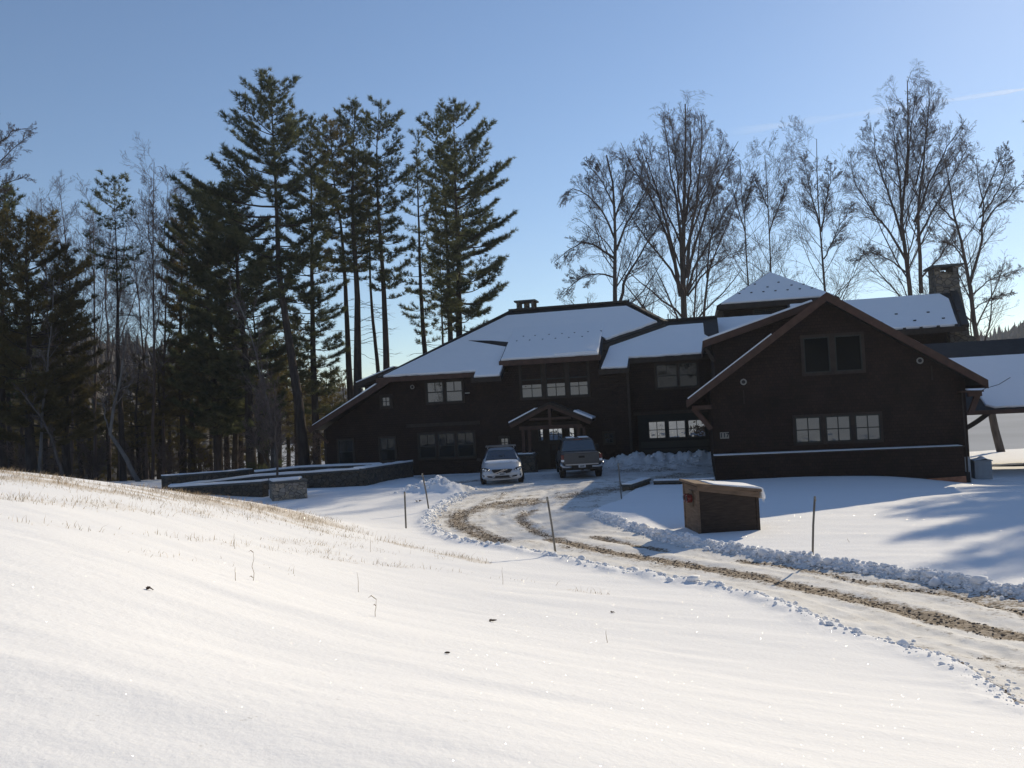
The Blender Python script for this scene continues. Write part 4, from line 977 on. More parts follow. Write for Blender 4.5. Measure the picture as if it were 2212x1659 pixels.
M['rack'] = mat('rack_dark_alloy', (.16, .165, .17), .45, .4, metal=.3)
def estate_car():
    x, y = -.62, 35.45
    R = thing('parked_car', 'silver estate car parked nose out with snow on its bonnet and a roof rack', 'car', (x, y, G(x, y)-.015), radians(1))
    S = M['silver']
    body = loft('body', [(-.02, .30, .62, .74, .70, 5), (.06, .26, .70, .84, .78, 5), (.22, .24, .80, .90, .80, 5), (.55, .24, .90, .925, .82, 5), (1.15, .24, .985, .93, .86, 5), (1.6, .24, 1.0, .93, .88, 5), (2.6, .24, 1.0, .93, .89, 5), (3.6, .24, 1.02, .93, .88, 5), (4.35, .26, 1.02, .90, .84, 5), (4.62, .34, .95, .82, .76, 5)], S, R)
    loft('cabin', [(1.25, .93, 1.0, .80, .78, 6), (1.62, .93, 1.20, .80, .70, 6), (2.1, .93, 1.405, .80, .60, 6), (2.5, .93, 1.455, .80, .585, 6), (3.4, .93, 1.46, .80, .585, 6), (4.1, .93, 1.38, .78, .58, 6), (4.5, .93, 1.0, .74, .66, 6)], S, R)
    poly_part('windscreen', [(-.70, 1.285, 1.02), (.70, 1.285, 1.02), (.565, 2.06, 1.392), (-.565, 2.06, 1.392)], (0, -.03, .025), M['gcar'], R)
    for s in (-1, 1):
        poly_part('side_window', [(s*.795, 1.7, 1.03), (s*.80, 3.9, 1.03), (s*.615, 3.75, 1.37), (s*.615, 2.25, 1.40)], (s*.02, 0, .01), M['gcar'], R)
        # headlight: swept back almond with two lamp bowls
        xs = lambda a: s*a
        h = poly_part('headlight', [(xs(.50), -.005, .665), (xs(.64), .03, .60), (xs(.80), .10, .63), (xs(.875), .24, .74), (xs(.80), .22, .775), (xs(.62), .10, .735)], (0, -.03, .012), M['black'], R)
        for q, (lx, lz, ly) in enumerate([(.70, .675, .03), (.79, .715, .09)]): MB().disc((s*lx, ly, lz), (0, -1, .15), .048-.008*q, .02, 14).build('lamp_bowl', M['lens'], h)
        MB().bar((s*.55, -.045, .69), (s*.62, -.01, .63), .02, .03).build('lamp_strip', M['lens'], h)
        poly_part('lower_vent', [(s*.40, -.045, .36), (s*.78, .05, .375), (s*.82, .07, .47), (s*.74, .03, .455), (s*.46, -.035, .415)], (0, -.03, 0), M['black'], R)
        MB().bar((s*.30, -.075, .40), (s*.42, -.075, .335), .03, .02).build('trim_strip', S, R)
        m_ = MB(); m_.box(min(s*.93, s*1.10), max(s*.93, s*1.10), 1.66, 1.78, .97, 1.10); m_.build('mirror', M['black'], R, bevel=.02)
        MB().tube([(s*.60, 1.75+.55, 1.47), (s*.60, 2.6, 1.52), (s*.60, 3.6, 1.52), (s*.60, 4.0, 1.46)], .018).build('roof_rail', M['steel'], R)
        poly_part('wheel_arch', [(s*.935, .5, .25), (s*.935, .55, .52), (s*.935, .7, .66), (s*.935, 1.05, .66), (s*.935, 1.2, .52), (s*.935, 1.25, .25)], (-s*.03, 0, 0), M['black'], R)
        for yw in (.87, 3.62): wheel(R, s*.81, yw, .335, .23, M['steel'])
    MB().prism([(-.45, -.03, .80-.125), (-.40, -.03, .80-.10), (.40, -.03, .70), (.45, -.03, .675), (.36, -.05, .565), (.2, -.06, .525), (-.2, -.06, .525), (-.36, -.05, .565)], (0, -.03, 0)).build('grille', M['black'], R)
    gr_ = MB()
    em = MB(); em.ring((0, -.10, .62), (0, 1, 0), .052, .012, 18); em.bar((.045, -.10, .66), (.085, -.10, .70), .018, .014); em.bar((.055, -.10, .702), (.088, -.10, .702), .014, .014); em.bar((.088, -.10, .665), (.088, -.10, .702), .014, .014, (1, 0, 0)); em.build('round_emblem', M['chrome'], R)
    MB().bar((-.30, -.096, .545), (.24, -.096, .69), .02, .026).build('grille_strip', M['chrome'], R)
    poly_part('lower_intake', [(-.38, -.055, .335), (.38, -.055, .335), (.30, -.06, .425), (-.30, -.06, .425)], (0, -.03, 0), M['black'], R)
    poly_part('skid_strip', [(-.75, .02, .265), (-.4, -.05, .285), (.4, -.05, .285), (.75, .02, .265), (.4, -.05, .245), (-.4, -.05, .245)], (0, -.04, 0), M['steel'], R)
    pl = poly_part('number_plate', [(-.155, -.10, .44), (.155, -.10, .44), (.155, -.10, .555), (-.155, -.10, .555)], (0, -.012, 0), M['plate'], R)
    MB().box(-.10, .11, -.1135, -.1122, .475, .52).build('plate_mark', M['sash'], pl)
    for yb in (2.35, 3.35): 
        o = MB().box(-.70, .70, yb, yb+.08, 1.535, 1.575).build('rack_bar', M['rack'], R)
    MB().tube([(-.62, 2.2, 1.545), (-.62, 3.6, 1.545)], .015).build('rack_foot', M['black'], R)
    g_ = random.Random(9); prof = []
    pts = [(-.66, 1.16), (-.1, 1.22), (.66, 1.18), (.76, .9), (.55, .72), (.42, .82), (.1, .76), (-.12, .8), (-.5, .7), (-.62, .78), (-.76, .84)]
    zb_ = lambda y: .905+.085*sstep(.5, 1.2, np.array(y))
    poly = []
    for i, a in enumerate(pts):
        b = pts[(i+1) % len(pts)]
        for k in range(4): f = k/4; poly.append((a[0]+(b[0]-a[0])*f+g_.uniform(-.02, .02), a[1]+(b[1]-a[1])*f+g_.uniform(-.02, .02)))
    c0 = (0, .98); mb = MB(); n = len(poly)
    vs = [(px, py, float(zb_(py))-.01) for px, py in poly]+[(px*.93, .98+(py-.98)*.88, float(zb_(py))+.035-.03*abs(px)**2) for px, py in poly]+[(0, .98, 1.015)]
    mb.add(vs, [(i, (i+1) % n, n+(i+1) % n, n+i) for i in range(n)]+[(n+i, n+(i+1) % n, 2*n) for i in range(n)]).build('snow_layer', M['snow'], body, True)
    return R
estate_car()

def pickup():
    x, y = 2.86, 36.1
    R = thing('pickup_truck', 'grey beige crew cab pickup truck seen from behind, facing the garage side of the house', 'pickup', (x, y, G(x, y)-.015), radians(-.5))
    S = M['tan']
    bed = loft('bed', [(0.0, .62, 1.13, .83, .83, 9), (.06, .58, 1.15, .90, .86, 8), (.5, .52, 1.16, .93, .87, 8), (1.75, .52, 1.16, .93, .87, 8)], S, R)
    loft('body', [(1.78, .50, 1.16, .93, .88, 8), (3.9, .50, 1.14, .93, .88, 8), (4.6, .50, 1.08, .92, .84, 7), (5.15, .5, .98, .86, .76, 6), (5.3, .55, .85, .75, .7, 5)], S, R)
    cab_ = loft('cab', [(1.72, 1.10, 1.18, .82, .80, 7), (1.85, 1.10, 1.66, .83, .68, 7), (2.2, 1.10, 1.735, .83, .66, 7), (3.2, 1.10, 1.74, .83, .66, 7), (3.6, 1.10, 1.66, .83, .66, 7), (4.35, 1.10, 1.16, .80, .76, 7)], S, R)
    poly_part('rear_window', [(-.76, 1.715, 1.17), (.76, 1.715, 1.17), (.645, 1.835, 1.63), (-.645, 1.835, 1.63)], (0, -.02, -.003), M['gcar'], R)
    MB().box(-.20, .20, 1.80, 1.84, 1.655, 1.69).build('brake_light', M['red'], R)
    tg = MB().box(-.755, .755, -.035, .02, .70, 1.13).build('tailgate', S, R, bevel=.015)
    MB().box(-.755, .755, -.06, .0, 1.132, 1.165).build('tailgate_cap', S, tg, bevel=.01)
    MB().box(-.13, .13, -.052, -.036, .95, 1.04).build('tailgate_handle', M['black'], tg)
    MB().prism([(-.45, -.037, .80), (-.34, -.037, .845), (.55, -.037, .845), (.66, -.037, .80)], (0, -.012, 0)).build('tailgate_crease', S, tg)
    MB().box(-.72, .72, -.06, -.02, .645, .69).build('bumper_step', M['steel'], R)
    for s in (-1, 1):
        t = MB().box(min(s*.765, s*.90), max(s*.765, s*.90), -.02, .10, .90, 1.10).build('tail_light', M['red'], R, bevel=.012)
        MB().box(min(s*.765, s*.895), max(s*.765, s*.895), -.022, .09, .80, .895).build('reverse_lens', M['lens'], t)
        MB().tube([(s*.90, .05, .74), (s*.885, -.03, .66), (s*.82, -.06, .585), (s*.70, -.075, .565), (s*.44, -.075, .565)], [.06, .065, .06, .05, .045], 10).build('bumper_end', M['chrome'], R, True)
        MB().box(min(s*.95, s*1.12), max(s*.95, s*1.12), 3.75, 3.87, 1.12, 1.33).build('mirror', M['black'], R, bevel=.02)
        poly_part('side_window', [(s*.825, 1.95, 1.18), (s*.825, 4.0, 1.18), (s*.68, 3.5, 1.62), (s*.68, 2.0, 1.62)], (s*.015, 0, .005), M['gcar'], R)
        for yw in (1.15, 4.35): 
            wheel(R, s*.80, yw, .385, .26, M['steel'])
            poly_part('wheel_arch', [(s*.955, yw-.47, .42), (s*.955, yw-.40, .74), (s*.955, yw-.2, .86), (s*.955, yw+.2, .86), (s*.955, yw+.40, .74), (s*.955, yw+.47, .42)], (-s*.03, 0, 0), M['black'], R)
    MB().box(-.42, .42, -.05, .0, .52, .63).build('bumper_centre', M['black'], R)
    MB().box(-.85, .85, .02, 1.5, .42, .58).build('under_frame', M['black'], R)
    pl = MB().box(-.155, .155, -.075, -.06, .53, .65).build('number_plate', M['plate'], R)
    MB().box(-.09, .10, -.0775, -.0758, .57, .615).build('plate_mark', M['sash'], pl)
    MB().box(-.06, .06, -.10, .05, .40, .50).build('tow_hitch', M['black'], R)
    for a, b in ((-.5, -.14), (.06, .5)):
        MB().box(a, b, 2.0, 3.0, 1.735, 1.765).build('snow_layer', M['snow'], cab_)
    return R
pickup()

# ------------------------------------------------------------------ small things lying or standing in the near snow
def weed(label, base, top, kinks=1, leafy=False, seed=0):
    g = random.Random(seed); x, y = gpx(*base); z = G(x, y); P = at(*top, y); dx, dz_ = P[0]-x, P[2]-z
    root = thing('dry_weed', label, 'weed', (x, y, z), 0, 'dry weed stalks in the near snow')
    pts = [(0, 0, -.05)]+[(dx*f+g.uniform(-.008, .008), g.uniform(-.02, .02), dz_*f) for f in (.25, .5, .75)]+[(dx, 0, dz_)]
    MB().tube(pts, [.0035, .003, .0028, .0022, .0012], 5).build('stem', M['stalk'], root)
    if leafy:
        for f, sx_, l in leafy:
            a = Vector((dx*f, 0, dz_*f)); MB().tube([a, a+Vector((sx_*l*.6, .01, l*.45)), a+Vector((sx_*l, .0, l*.2))], [.004, .005, .001], 5).build('leaf', M['stalk'], root)
weed('bent dry grass stem with two folded blades in the near snow', (810, 1327), (813, 1293), leafy=[(.95, -1, .09), (.6, -1, .03)], seed=1)
weed('thin dry weed with a nodding tip left of the bent grass stem', (546, 1250), (547, 1192), leafy=[(.98, -1, .05), (.1, -1, .04)], seed=2)
weed('straight dry stalk with a darker lower half beside the nodding weed', (509, 1252), (508, 1225), seed=3)
weed('tall single dry stalk above the grass rows', (508, 1185), (506, 1152), seed=4)
weed('pale stalk nearest the centre of the snow slope', (774, 1277), (771, 1236), seed=5)
weed('short dry stalk at the end of the dry grass row near the drive', (1086, 1262), (1085, 1225), seed=6)
weed('dry stalk beside the grass row by the small ploughed mound', (801, 1193), (800, 1160), seed=7)
weed('fine slanting stalk low on the empty snow slope', (1313, 1385), (1309, 1362), seed=8)
weed('bent twig standing in the snow right of the wooden bin', (1835, 1172), (1831, 1163), seed=9)
def debris(name, label, cat, px, py, r, seed, m='leafl'):
    g = np.random.default_rng(seed); x, y = gpx(px, py); root = thing(name, label, cat, (x, y, G(x, y)))
    mb = MB()
    for k in range(5):
        a = g.random()*6.28; c = Vector((g.uniform(-r, r)*.6, g.uniform(-r, r)*.4, .2*r+g.uniform(0, .3*r))); d = Vector((cos(a), sin(a)*.6, g.uniform(-.1, .5)))*r*g.uniform(.5, 1); n = Vector((-sin(a), cos(a), .4))*r*.3
        mb.prism([c-d, c-n*.8, c+d*.9, c+n], (0, .004, .006))
    mb.build('curled_leaf', M[m], root)
debris('dead_leaf', 'dark curled dead leaf lying on the snow slope', 'leaf', 1062, 1337, .05, 1)
debris('dead_leaf', 'small brown leaf on the snow below the dry grass rows', 'leaf', 1323, 1321, .03, 2)
debris('dead_leaf', 'tiny dark leaf scrap low on the empty snow slope', 'leaf', 967, 1413, .025, 3)
debris('dead_leaf', 'tuft of reddish dry leaves in the snow far from the drive', 'leaf', 320, 1278, .035, 4)
debris('snow_chunk', 'dark clod of dirty snow beside the outer bank of the bend', 'snow chunk', 904, 1086, .12, 5)
# ------------------------------------------------------------------ trees
def tuft_mesh(c, d, s, K, g, wid_=.030):
    """needle bundles: K thin triangles fanned round each direction"""
    K = int(K*1.3); n = len(c); r = g.normal(0, 1, (n, K, 3)); r /= np.linalg.norm(r, axis=2, keepdims=True)
    dr = d[:, None, :]*.9+r*.85; dr[..., 2] += .18; dr /= np.linalg.norm(dr, axis=2, keepdims=True)
    ln = s[:, None]*g.uniform(.6, 1.15, (n, K)); side = np.cross(dr, g.normal(0, 1, (n, K, 3))); side /= np.linalg.norm(side, axis=2, keepdims=True)+1e-9
    w = (wid_*s[:, None]/.26)*g.uniform(.6, 1.2, (n, K))
    b = c[:, None, :]+g.normal(0, .03, (n, K, 3))
    V = np.stack([b-side*w[..., None]*.5, b+side*w[..., None]*.5, b+dr*ln[..., None]], 2).reshape(-1, 3)
    return V, np.arange(n*K*3).reshape(-1, 3)

def pine_mesh(tr, rad, crown, seed, dens=1.0, dead=0.0, size=.30, K=11, flat=.18):
    """tr: trunk points (bottom to top, local metres); crown: [(z, left, right)] bottom to top, metres"""
    g = np.random.default_rng(seed); tr = np.asarray(tr, float); zt = tr[:, 2]
    H = zt[-1]; n = len(tr)
    tp = np.stack([np.interp(np.linspace(0, H, 26), zt, tr[:, i]) for i in range(3)], -1); tp[:, :2] += np.cumsum(g.normal(0, .012, (26, 2)), 0)
    tr_r = rad*(1-np.linspace(0, 1, 26)*.94)**1.2; tr_r[0] *= 1.2; tp[1:-1, :2] += .05*np.sin(np.linspace(0, 9, 24)+seed)[:, None]*np.array([1, .6])
    Vt, Qt = tubes(tp[None], tr_r[None], 9)
    cz_ = np.array([c[0] for c in crown]); cl_ = np.array([c[1] for c in crown]); cr_ = np.array([c[2] for c in crown])
    z0, z1 = cz_[0], cz_[-1]
    nb = int((z1-z0)*5.4*dens)+8
    BP = []; BR = []; TC = []; TD = []; TS = []
    zs = z0+(z1-z0)*(np.arange(nb)+g.random(nb))/nb
    gapz = g.uniform(z0, z1, 2); zs = zs[np.abs(zs[:, None]-gapz[None]).min(1) > .28]; nb = len(zs)
    whorl = .62; zs = np.where(zs < z1-1.5, np.round(zs/whorl)*whorl+g.normal(0, .06, nb), zs)
    s = np.linspace(0, 1, 7)
    for i, zb in enumerate(zs):
        f = (zb-z0)/(z1-z0+1e-6); a = i*2.399+g.normal(0, .35)
        L = np.interp(zb, cz_, cl_ if cos(a) < 0 else cr_); Lm = .5*(np.interp(zb, cz_, cl_)+np.interp(zb, cz_, cr_))
        L = L*abs(cos(a))+Lm*.9*(1-abs(cos(a))); L *= g.choice([1.0, .9, .75, .5], p=[.38, .24, .2, .18])*g.uniform(.85, 1.12); L = max(L, .35)
        rise = .0+1.0*max(0, f-.3)**1.1+g.normal(0, .06); up = .18+.14*g.random()
        az = a+s*g.normal(0, .25)
        q = np.stack([np.cumsum(np.r_[0, np.diff(s)]*np.cos(az))*L, np.cumsum(np.r_[0, np.diff(s)]*np.sin(az))*L, L*(rise*s+up*s**2.2-.10*np.sin(s*pi)*(1-f))], -1)
        o = np.array([np.interp(zb, zt, tr[:, 0]), np.interp(zb, zt, tr[:, 1]), zb])
        p = o+q; BP.append(p); BR.append((.014+.011*L)*(1-s*.85))
        nt = max(4, int(L/.11*dens)); st = np.linspace((.36-.16*f) if L > 1.5 else .12, 1, nt)**.85+g.normal(0, .015, nt)
        sidey = np.where(np.arange(nt) % 2 == 0, 1, -1)
        tl = (L*.24*(1.1-st)**.6+.25)*g.uniform(.6, 1.15, nt)
        pos = np.stack([np.interp(st, s, p[:, k]) for k in range(3)], -1); dirb = np.array([cos(a), sin(a), rise+up*2*.6]); dirb /= np.linalg.norm(dirb)
        perp = np.array([-sin(a), cos(a), 0])
        td = dirb[None]*.75+perp[None]*(sidey*g.uniform(.45, .95, nt))[:, None]+np.array([0, 0, 1.])[None]*g.uniform(.0, .28, nt)[:, None]; td /= np.linalg.norm(td, axis=1, keepdims=True)
        keep = g.random(nt) > .18+.25*(vnoise(np.full(nt, i*3.7), st*5.0, 7) > .08)
        for j in np.nonzero(keep)[0]:
            k = max(2, int(tl[j]/.15)); e = np.linspace(.25, 1, k)
            TC.append(pos[j]+td[j]*(tl[j]*e)[:, None]+g.normal(0, .05, (k, 3))*np.array([1, 1, .7])); TD.append(np.repeat(td[j][None], k, 0)); TS.append(np.full(k, size))
        ke = 3; TC.append(p[-1][None]+g.normal(0, .05, (ke, 3))); TD.append(np.repeat((dirb+np.array([0, 0, .5]))[None], ke, 0)); TS.append(np.full(ke, size*1.05))
    # leader
    kk = 7; TC.append(np.stack([np.full(kk, tr[-1, 0]), np.full(kk, tr[-1, 1]), np.linspace(H-1.0, H+.05, kk)], -1)); TD.append(np.repeat([[0, 0, 1.]], kk, 0)); TS.append(np.full(kk, size))
    # dead lower branches
    nd = int(dead*z0*3.2)
    for i in range(nd):
        zb = z0*(.14+.86*g.random()); a = g.random()*6.283; L = g.uniform(.5, 2.3)*(.6+.5*zb/max(z0, 1))
        o = np.array([np.interp(zb, zt, tr[:, 0]), np.interp(zb, zt, tr[:, 1]), zb]); sl = g.normal(.02, .16)
        p = o+np.stack([s*L*cos(a)+.06*np.sin(s*7+i), s*L*sin(a), s*L*sl-.12*s*s*L+.03*np.sin(s*9+i*2)], -1); BP.append(p); BR.append((.012+.006*L)*(1-s*.8))
        for w in range(2):
            b = p[3+w]; a2 = a+g.choice([-1, 1])*g.uniform(.5, 1); l2 = L*.4; BP.append(b+np.stack([s*l2*cos(a2), s*l2*sin(a2), s*l2*g.normal(0, .2)], -1)); BR.append(.008*(1-s*.7))
    Vb, Qb = tubes(np.array(BP), np.array(BR), 4)
    V1 = np.concatenate([Vt, Vb]); Q1 = np.concatenate([Qt, Qb+len(Vt)])
    V2, F2 = tuft_mesh(np.concatenate(TC), np.concatenate(TD), np.concatenate(TS), K, g)
    return V1, Q1, V2, F2

def px_tree(trunk, Y, dy=0.0):
    """picture trunk line (bottom to top) to local metres, carried down to the ground"""
    P = np.array([at(x, y, Y+dy*i/max(1, len(trunk)-1)) for i, (x, y) in enumerate(trunk)])
    d = P[1]-P[0]; gzv = G(P[0, 0], P[0, 1])-.25
    if P[0, 2] > gzv:
        k = (gzv-P[0, 2])/d[2] if abs(d[2]) > .1 else 0; ex = P[0]+d*np.clip(k, -1.2, 0); ex[2] = gzv; P = np.vstack([ex, P])
    else: P[0, 2] = gzv
    return P, P[0].copy()

PSC = lambda Y: Y/F
def pine(label, trunk, Y, r, crown, seed, dens=1.0, dead=.4, mat_='needle', group=None, size=.30, bark='bark', K=11):
    P, b = px_tree(trunk, Y); pys = np.array([p[1] for p in trunk], float)
    zs = np.interp(-np.array([c[0] for c in crown], float), -pys, np.array([at(x, y, Y)[2] for x, y in trunk]))
    cr = [(z-b[2], l*PSC(Y), r_*PSC(Y)) for z, (_, l, r_) in zip(zs, crown)]
    cr.sort(); zt0, zt1 = cr[0][0], cr[-1][0]
    cr = [(z, *(max(v, 1.25*max(0, 1-abs((z-zt0)/(zt1-zt0)-.9)/.13)**.5*(1 if zt1-zt0 > 6 else .5)) for v in (l, r_))) for z, l, r_ in cr]
    V1, Q1, V2, F2 = pine_mesh(P-b, r, cr, seed, dens, dead, size, K)
    root = thing('pine_tree', label, 'tree', b, 0, group)
    npmesh('trunk', V1, [Q1], M[bark], root, True); npmesh('crown', V2, [F2], M[mat_], root)
    return root

pine('tallest white pine, with long boughs reaching out away from the house', [(655, 1003), (641, 850), (626, 740), (606, 600), (598, 500), (593, 400), (590, 300), (587, 180)], 50, .37,
     [(640, 60, 70), (560, 130, 105), (500, 165, 100), (455, 205, 85), (420, 195, 75), (380, 130, 70), (340, 105, 72), (300, 92, 74), (262, 82, 72), (232, 70, 64), (205, 42, 40), (185, 8, 10)], 1, 1.3, .35, K=12)
pine('pine with a narrow spire just right of the tallest pine', [(684, 1003), (677, 760), (670, 560), (671, 400), (672, 258)], 56, .30,
     [(900, 40, 50), (800, 65, 60), (700, 80, 70), (600, 80, 75), (520, 75, 65), (430, 55, 50), (350, 38, 38), (300, 26, 26), (266, 8, 8)], 2, 1.25, .3)
pine('dark full pine between the narrow spire and the twin pines', [(768, 985), (745, 640), (736, 480), (722, 380), (714, 265)], 60, .33,
     [(590, 50, 50), (520, 70, 62), (450, 75, 65), (380, 62, 56), (320, 44, 42), (285, 24, 24), (272, 8, 8)], 3, 1.4, .5, 'needleb')
pine('left one of the two close tall pines, thick trunk', [(775, 990), (772, 640), (766, 500), (765, 380), (767, 232)], 55, .40,
     [(600, 30, 40), (520, 62, 55), (440, 62, 55), (370, 58, 48), (310, 48, 34), (265, 34, 24), (242, 12, 10)], 4, 1.2, .6)
pine('tall pine with a forked leader, right one of the two close tall pines', [(836, 990), (834, 830), (828, 560), (820, 430), (816, 330), (822, 220)], 55, .33,
     [(640, 35, 45), (560, 52, 62), (490, 62, 72), (420, 62, 78), (350, 56, 78), (300, 52, 64), (260, 34, 40), (232, 14, 16)], 5, 1.2, .6)
pine('slim pine with most of its trunk bare behind the lean-to roof', [(818, 990), (815, 800), (800, 600), (795, 480), (790, 345)], 62, .24,
     [(560, 30, 30), (480, 42, 40), (420, 38, 36), (370, 22, 22), (352, 6, 6)], 6, .9, .7, 'needleb')
pine('lower pine with a small crown right of the forked pine', [(925, 990), (921, 780), (912, 600), (906, 450), (903, 285)], 60, .29,
     [(740, 30, 50), (660, 50, 66), (580, 56, 56), (500, 54, 48), (430, 46, 40), (370, 32, 32), (320, 20, 18), (295, 7, 7)], 7, .85, .6)
pine('pine close to the house with its crown merging into the last pine', [(982, 990), (977, 745), (971, 600), (963, 420), (950, 300), (942, 240)], 58, .31,
     [(680, 30, 40), (600, 44, 52), (520, 52, 60), (440, 60, 50), (370, 58, 46), (310, 50, 34), (275, 32, 24), (250, 10, 8)], 8, 1.15, .55)
pine('last pine of the row, wide boughs sweeping toward the bare trees', [(996, 990), (994, 735), (990, 560), (987, 420), (985, 228)], 54, .36,
     [(720, 30, 80), (660, 40, 125), (600, 50, 148), (560, 52, 150), (520, 52, 138), (470, 50, 122), (420, 46, 112), (370, 42, 98), (325, 40, 76), (285, 32, 50), (252, 18, 24), (236, 7, 7)], 9, 1.3, .5, K=12)
pine('slender background pine with a bare pole trunk near the roof hip', [(962, 990), (957, 740), (955, 600), (952, 470)], 66, .20, [(720, 30, 40), (640, 45, 50), (560, 40, 40), (500, 20, 20), (480, 6, 6)], 10, .8, .6, 'needleb')
pine('broad dark pine in front of the wood, left of the tallest pine', [(545, 1000), (530, 800), (515, 600), (505, 395)], 54, .36,
     [(930, 70, 80), (830, 100, 95), (720, 110, 105), (620, 105, 100), (540, 95, 80), (480, 70, 60), (430, 40, 40), (402, 12, 12)], 11, 1.6, .3, K=12)
pine('round topped dark pine at the edge of the gap in the wood', [(472, 1000), (460, 800), (450, 620), (445, 415)], 56, .34,
     [(950, 60, 70), (850, 90, 90), (740, 100, 95), (640, 95, 90), (560, 92, 80), (490, 66, 60), (440, 40, 40), (420, 14, 14)], 12, 1.6, .3, K=12)
pine('bushy pine leaning over the gap in the wood', [(395, 1040), (388, 800), (386, 640), (392, 480)], 60, .27, [(900, 40, 60), (800, 42, 70), (700, 40, 70), (620, 38, 66), (560, 34, 54), (510, 22, 34), (486, 8, 10)], 13, 1.35, .4, 'needleb')
pine('small thin pine standing in the gap with sky behind it', [(266, 1042), (258, 800), (250, 600), (247, 388)], 52, .20,
     [(620, 30, 24), (570, 52, 58), (520, 58, 52), (475, 48, 42), (435, 36, 34), (405, 20, 20), (392, 7, 7)], 14, .8, .8)
pine('thick olive pine at the outer edge of the wood', [(70, 1040), (62, 800), (58, 620), (60, 470)], 47, .33, [(960, 80, 100), (860, 110, 125), (760, 115, 130), (660, 105, 120), (580, 85, 95), (520, 55, 60), (484, 20, 20)], 15, 1.45, .3, 'needleb', K=12)
pine('tall pale green pine at the very edge of the wood', [(8, 1030), (2, 760), (4, 560), (10, 408)], 50, .28, [(900, 60, 60), (760, 80, 75), (640, 80, 75), (560, 70, 66), (500, 52, 50), (450, 34, 34), (415, 9, 9)], 16, 1.25, .3)
pine('olive pine sloping down towards the gap in the wood', [(150, 1040), (142, 860), (138, 700), (140, 535)], 50, .24, [(960, 60, 70), (860, 75, 80), (760, 72, 80), (680, 62, 66), (600, 42, 46), (550, 16, 16)], 17, 1.3, .4, 'needleb')

# slim pines in the thick of the wood: four shapes shared, each tree with its own trunk and crown objects
GEN = []
for k, (H, zc, R) in enumerate([(13, 4.2, 2.6), (16, 7, 2.4), (11, 2.6, 2.2), (18, 10, 2.5), (15, 8.5, 2.0)]):
    g = np.random.default_rng(100+k); tr = [(0, 0, 0), (g.normal(0, .15), g.normal(0, .15), H*.5), (g.normal(0, .2), g.normal(0, .2), H)]
    cr = [(zc, R*.55, R*.5), (zc+(H-zc)*.25, R, R*.95), (zc+(H-zc)*.5, R*.85, R*.9), (zc+(H-zc)*.75, R*.5, R*.55), (H-.3, .15, .15)]
    V1, Q1, V2, F2 = pine_mesh(tr, .16+.008*H, cr, 60+k, .9, 1.8, .31, 8)
    GEN.append((V1, Q1, V2, F2))
proto = []
def slim_pine(k, x, y, rz, s, mt):
    if len(proto) <= k or proto[k] is None:
        while len(proto) <= k: proto.append(None)
        V1, Q1, V2, F2 = GEN[k]
        o = thing('pine_tree', 'slim dark pine in the thick of the wood, trunk bare and twiggy below', 'tree', (0, 0, 0), 0, 'slim dark pines filling the wood')
        npmesh('trunk', V1, [Q1], M['bark'], o, True); npmesh('crown', V2, [F2], M['needle' if k % 2 else 'needleb'], o); proto[k] = o
    else: o = copy_tree(proto[k])
    o.location = (x, y, G(x, y)-.2); o.rotation_euler = (0, 0, rz); o.scale = (s, s, s*1.0)
    return o
gr = random.Random(42)
spots = []
for px, Y, k, s in [(22, 56, 1, .9), (45, 62, 3, .75), (95, 58, 0, .85), (118, 66, 3, .7), (175, 62, 2, .9), (205, 70, 1, .62), (232, 60, 4, .55), (285, 64, 4, .62), (300, 58, 2, .8), (325, 70, 1, .62), (345, 60, 0, .72),
                    (365, 68, 3, .78), (420, 62, 1, .9), (432, 70, 0, 1.0), (490, 64, 0, 1.0), (505, 58, 2, 1.0), (560, 64, 1, .95), (575, 70, 0, 1.1), (600, 62, 2, 1.1), (622, 70, 0, 1.0), (640, 66, 2, 1.2), (668, 72, 0, .9),
                    (705, 68, 2, .9), (725, 74, 0, .8), (752, 70, 2, 1.0), (-40, 52, 0, 1.0), (-75, 60, 3, .9), (340, 66, 2, .9), (150, 72, 0, .8), (70, 70, 4, .8), (455, 74, 4, .9), (535, 74, 2, 1.1), (15, 68, 2, 1.1), (52, 74, 0, 1.1), (108, 74, 2, 1.2), (138, 60, 4, .7), (165, 70, 2, 1.0), (190, 66, 0, .9), (248, 72, 2, 1.0), (270, 70, 0, .8), (310, 64, 2, .85), (355, 74, 2, 1.1), (388, 72, 0, .95), (408, 66, 2, 1.1), (470, 60, 4, .9), (520, 68, 1, .95), (590, 66, 4, .9), (645, 60, 0, .9)]:
    P = at(px, 960, Y); slim_pine(k, P[0], Y, gr.random()*6.28, s*gr.uniform(.95, 1.05), None)
# low young evergreens at the water's edge under the pines
def bush(label, px, Y, H, R, seed, mt='needle'):
    P = at(px, 960, Y); x, y = P[0], Y; b = (x, y, G(x, y)-.1)
    V1, Q1, V2, F2 = pine_mesh([(0, 0, 0), (0, 0, H*.5), (.05, 0, H)], .05, [(.15, R, R), (H*.5, R*.7, R*.7), (H*.95, .1, .1)], seed, 1.3, 0, .24, 9)
    root = thing('young_fir', label, 'tree', b); npmesh('trunk', V1, [Q1], M['bark'], root, True); npmesh('crown', V2, [F2], M[mt], root)
bush('small dark fir under the pines, between two thick trunks', 570, 52, 3.0, 1.1, 31)
bush('olive fir standing behind the lean-to corner of the house', 720, 60, 7.5, 2.6, 32, 'needleb')
bush('low fir by the water at the far end of the stone walls', 420, 60, 3.4, 1.3, 33, 'needleb')
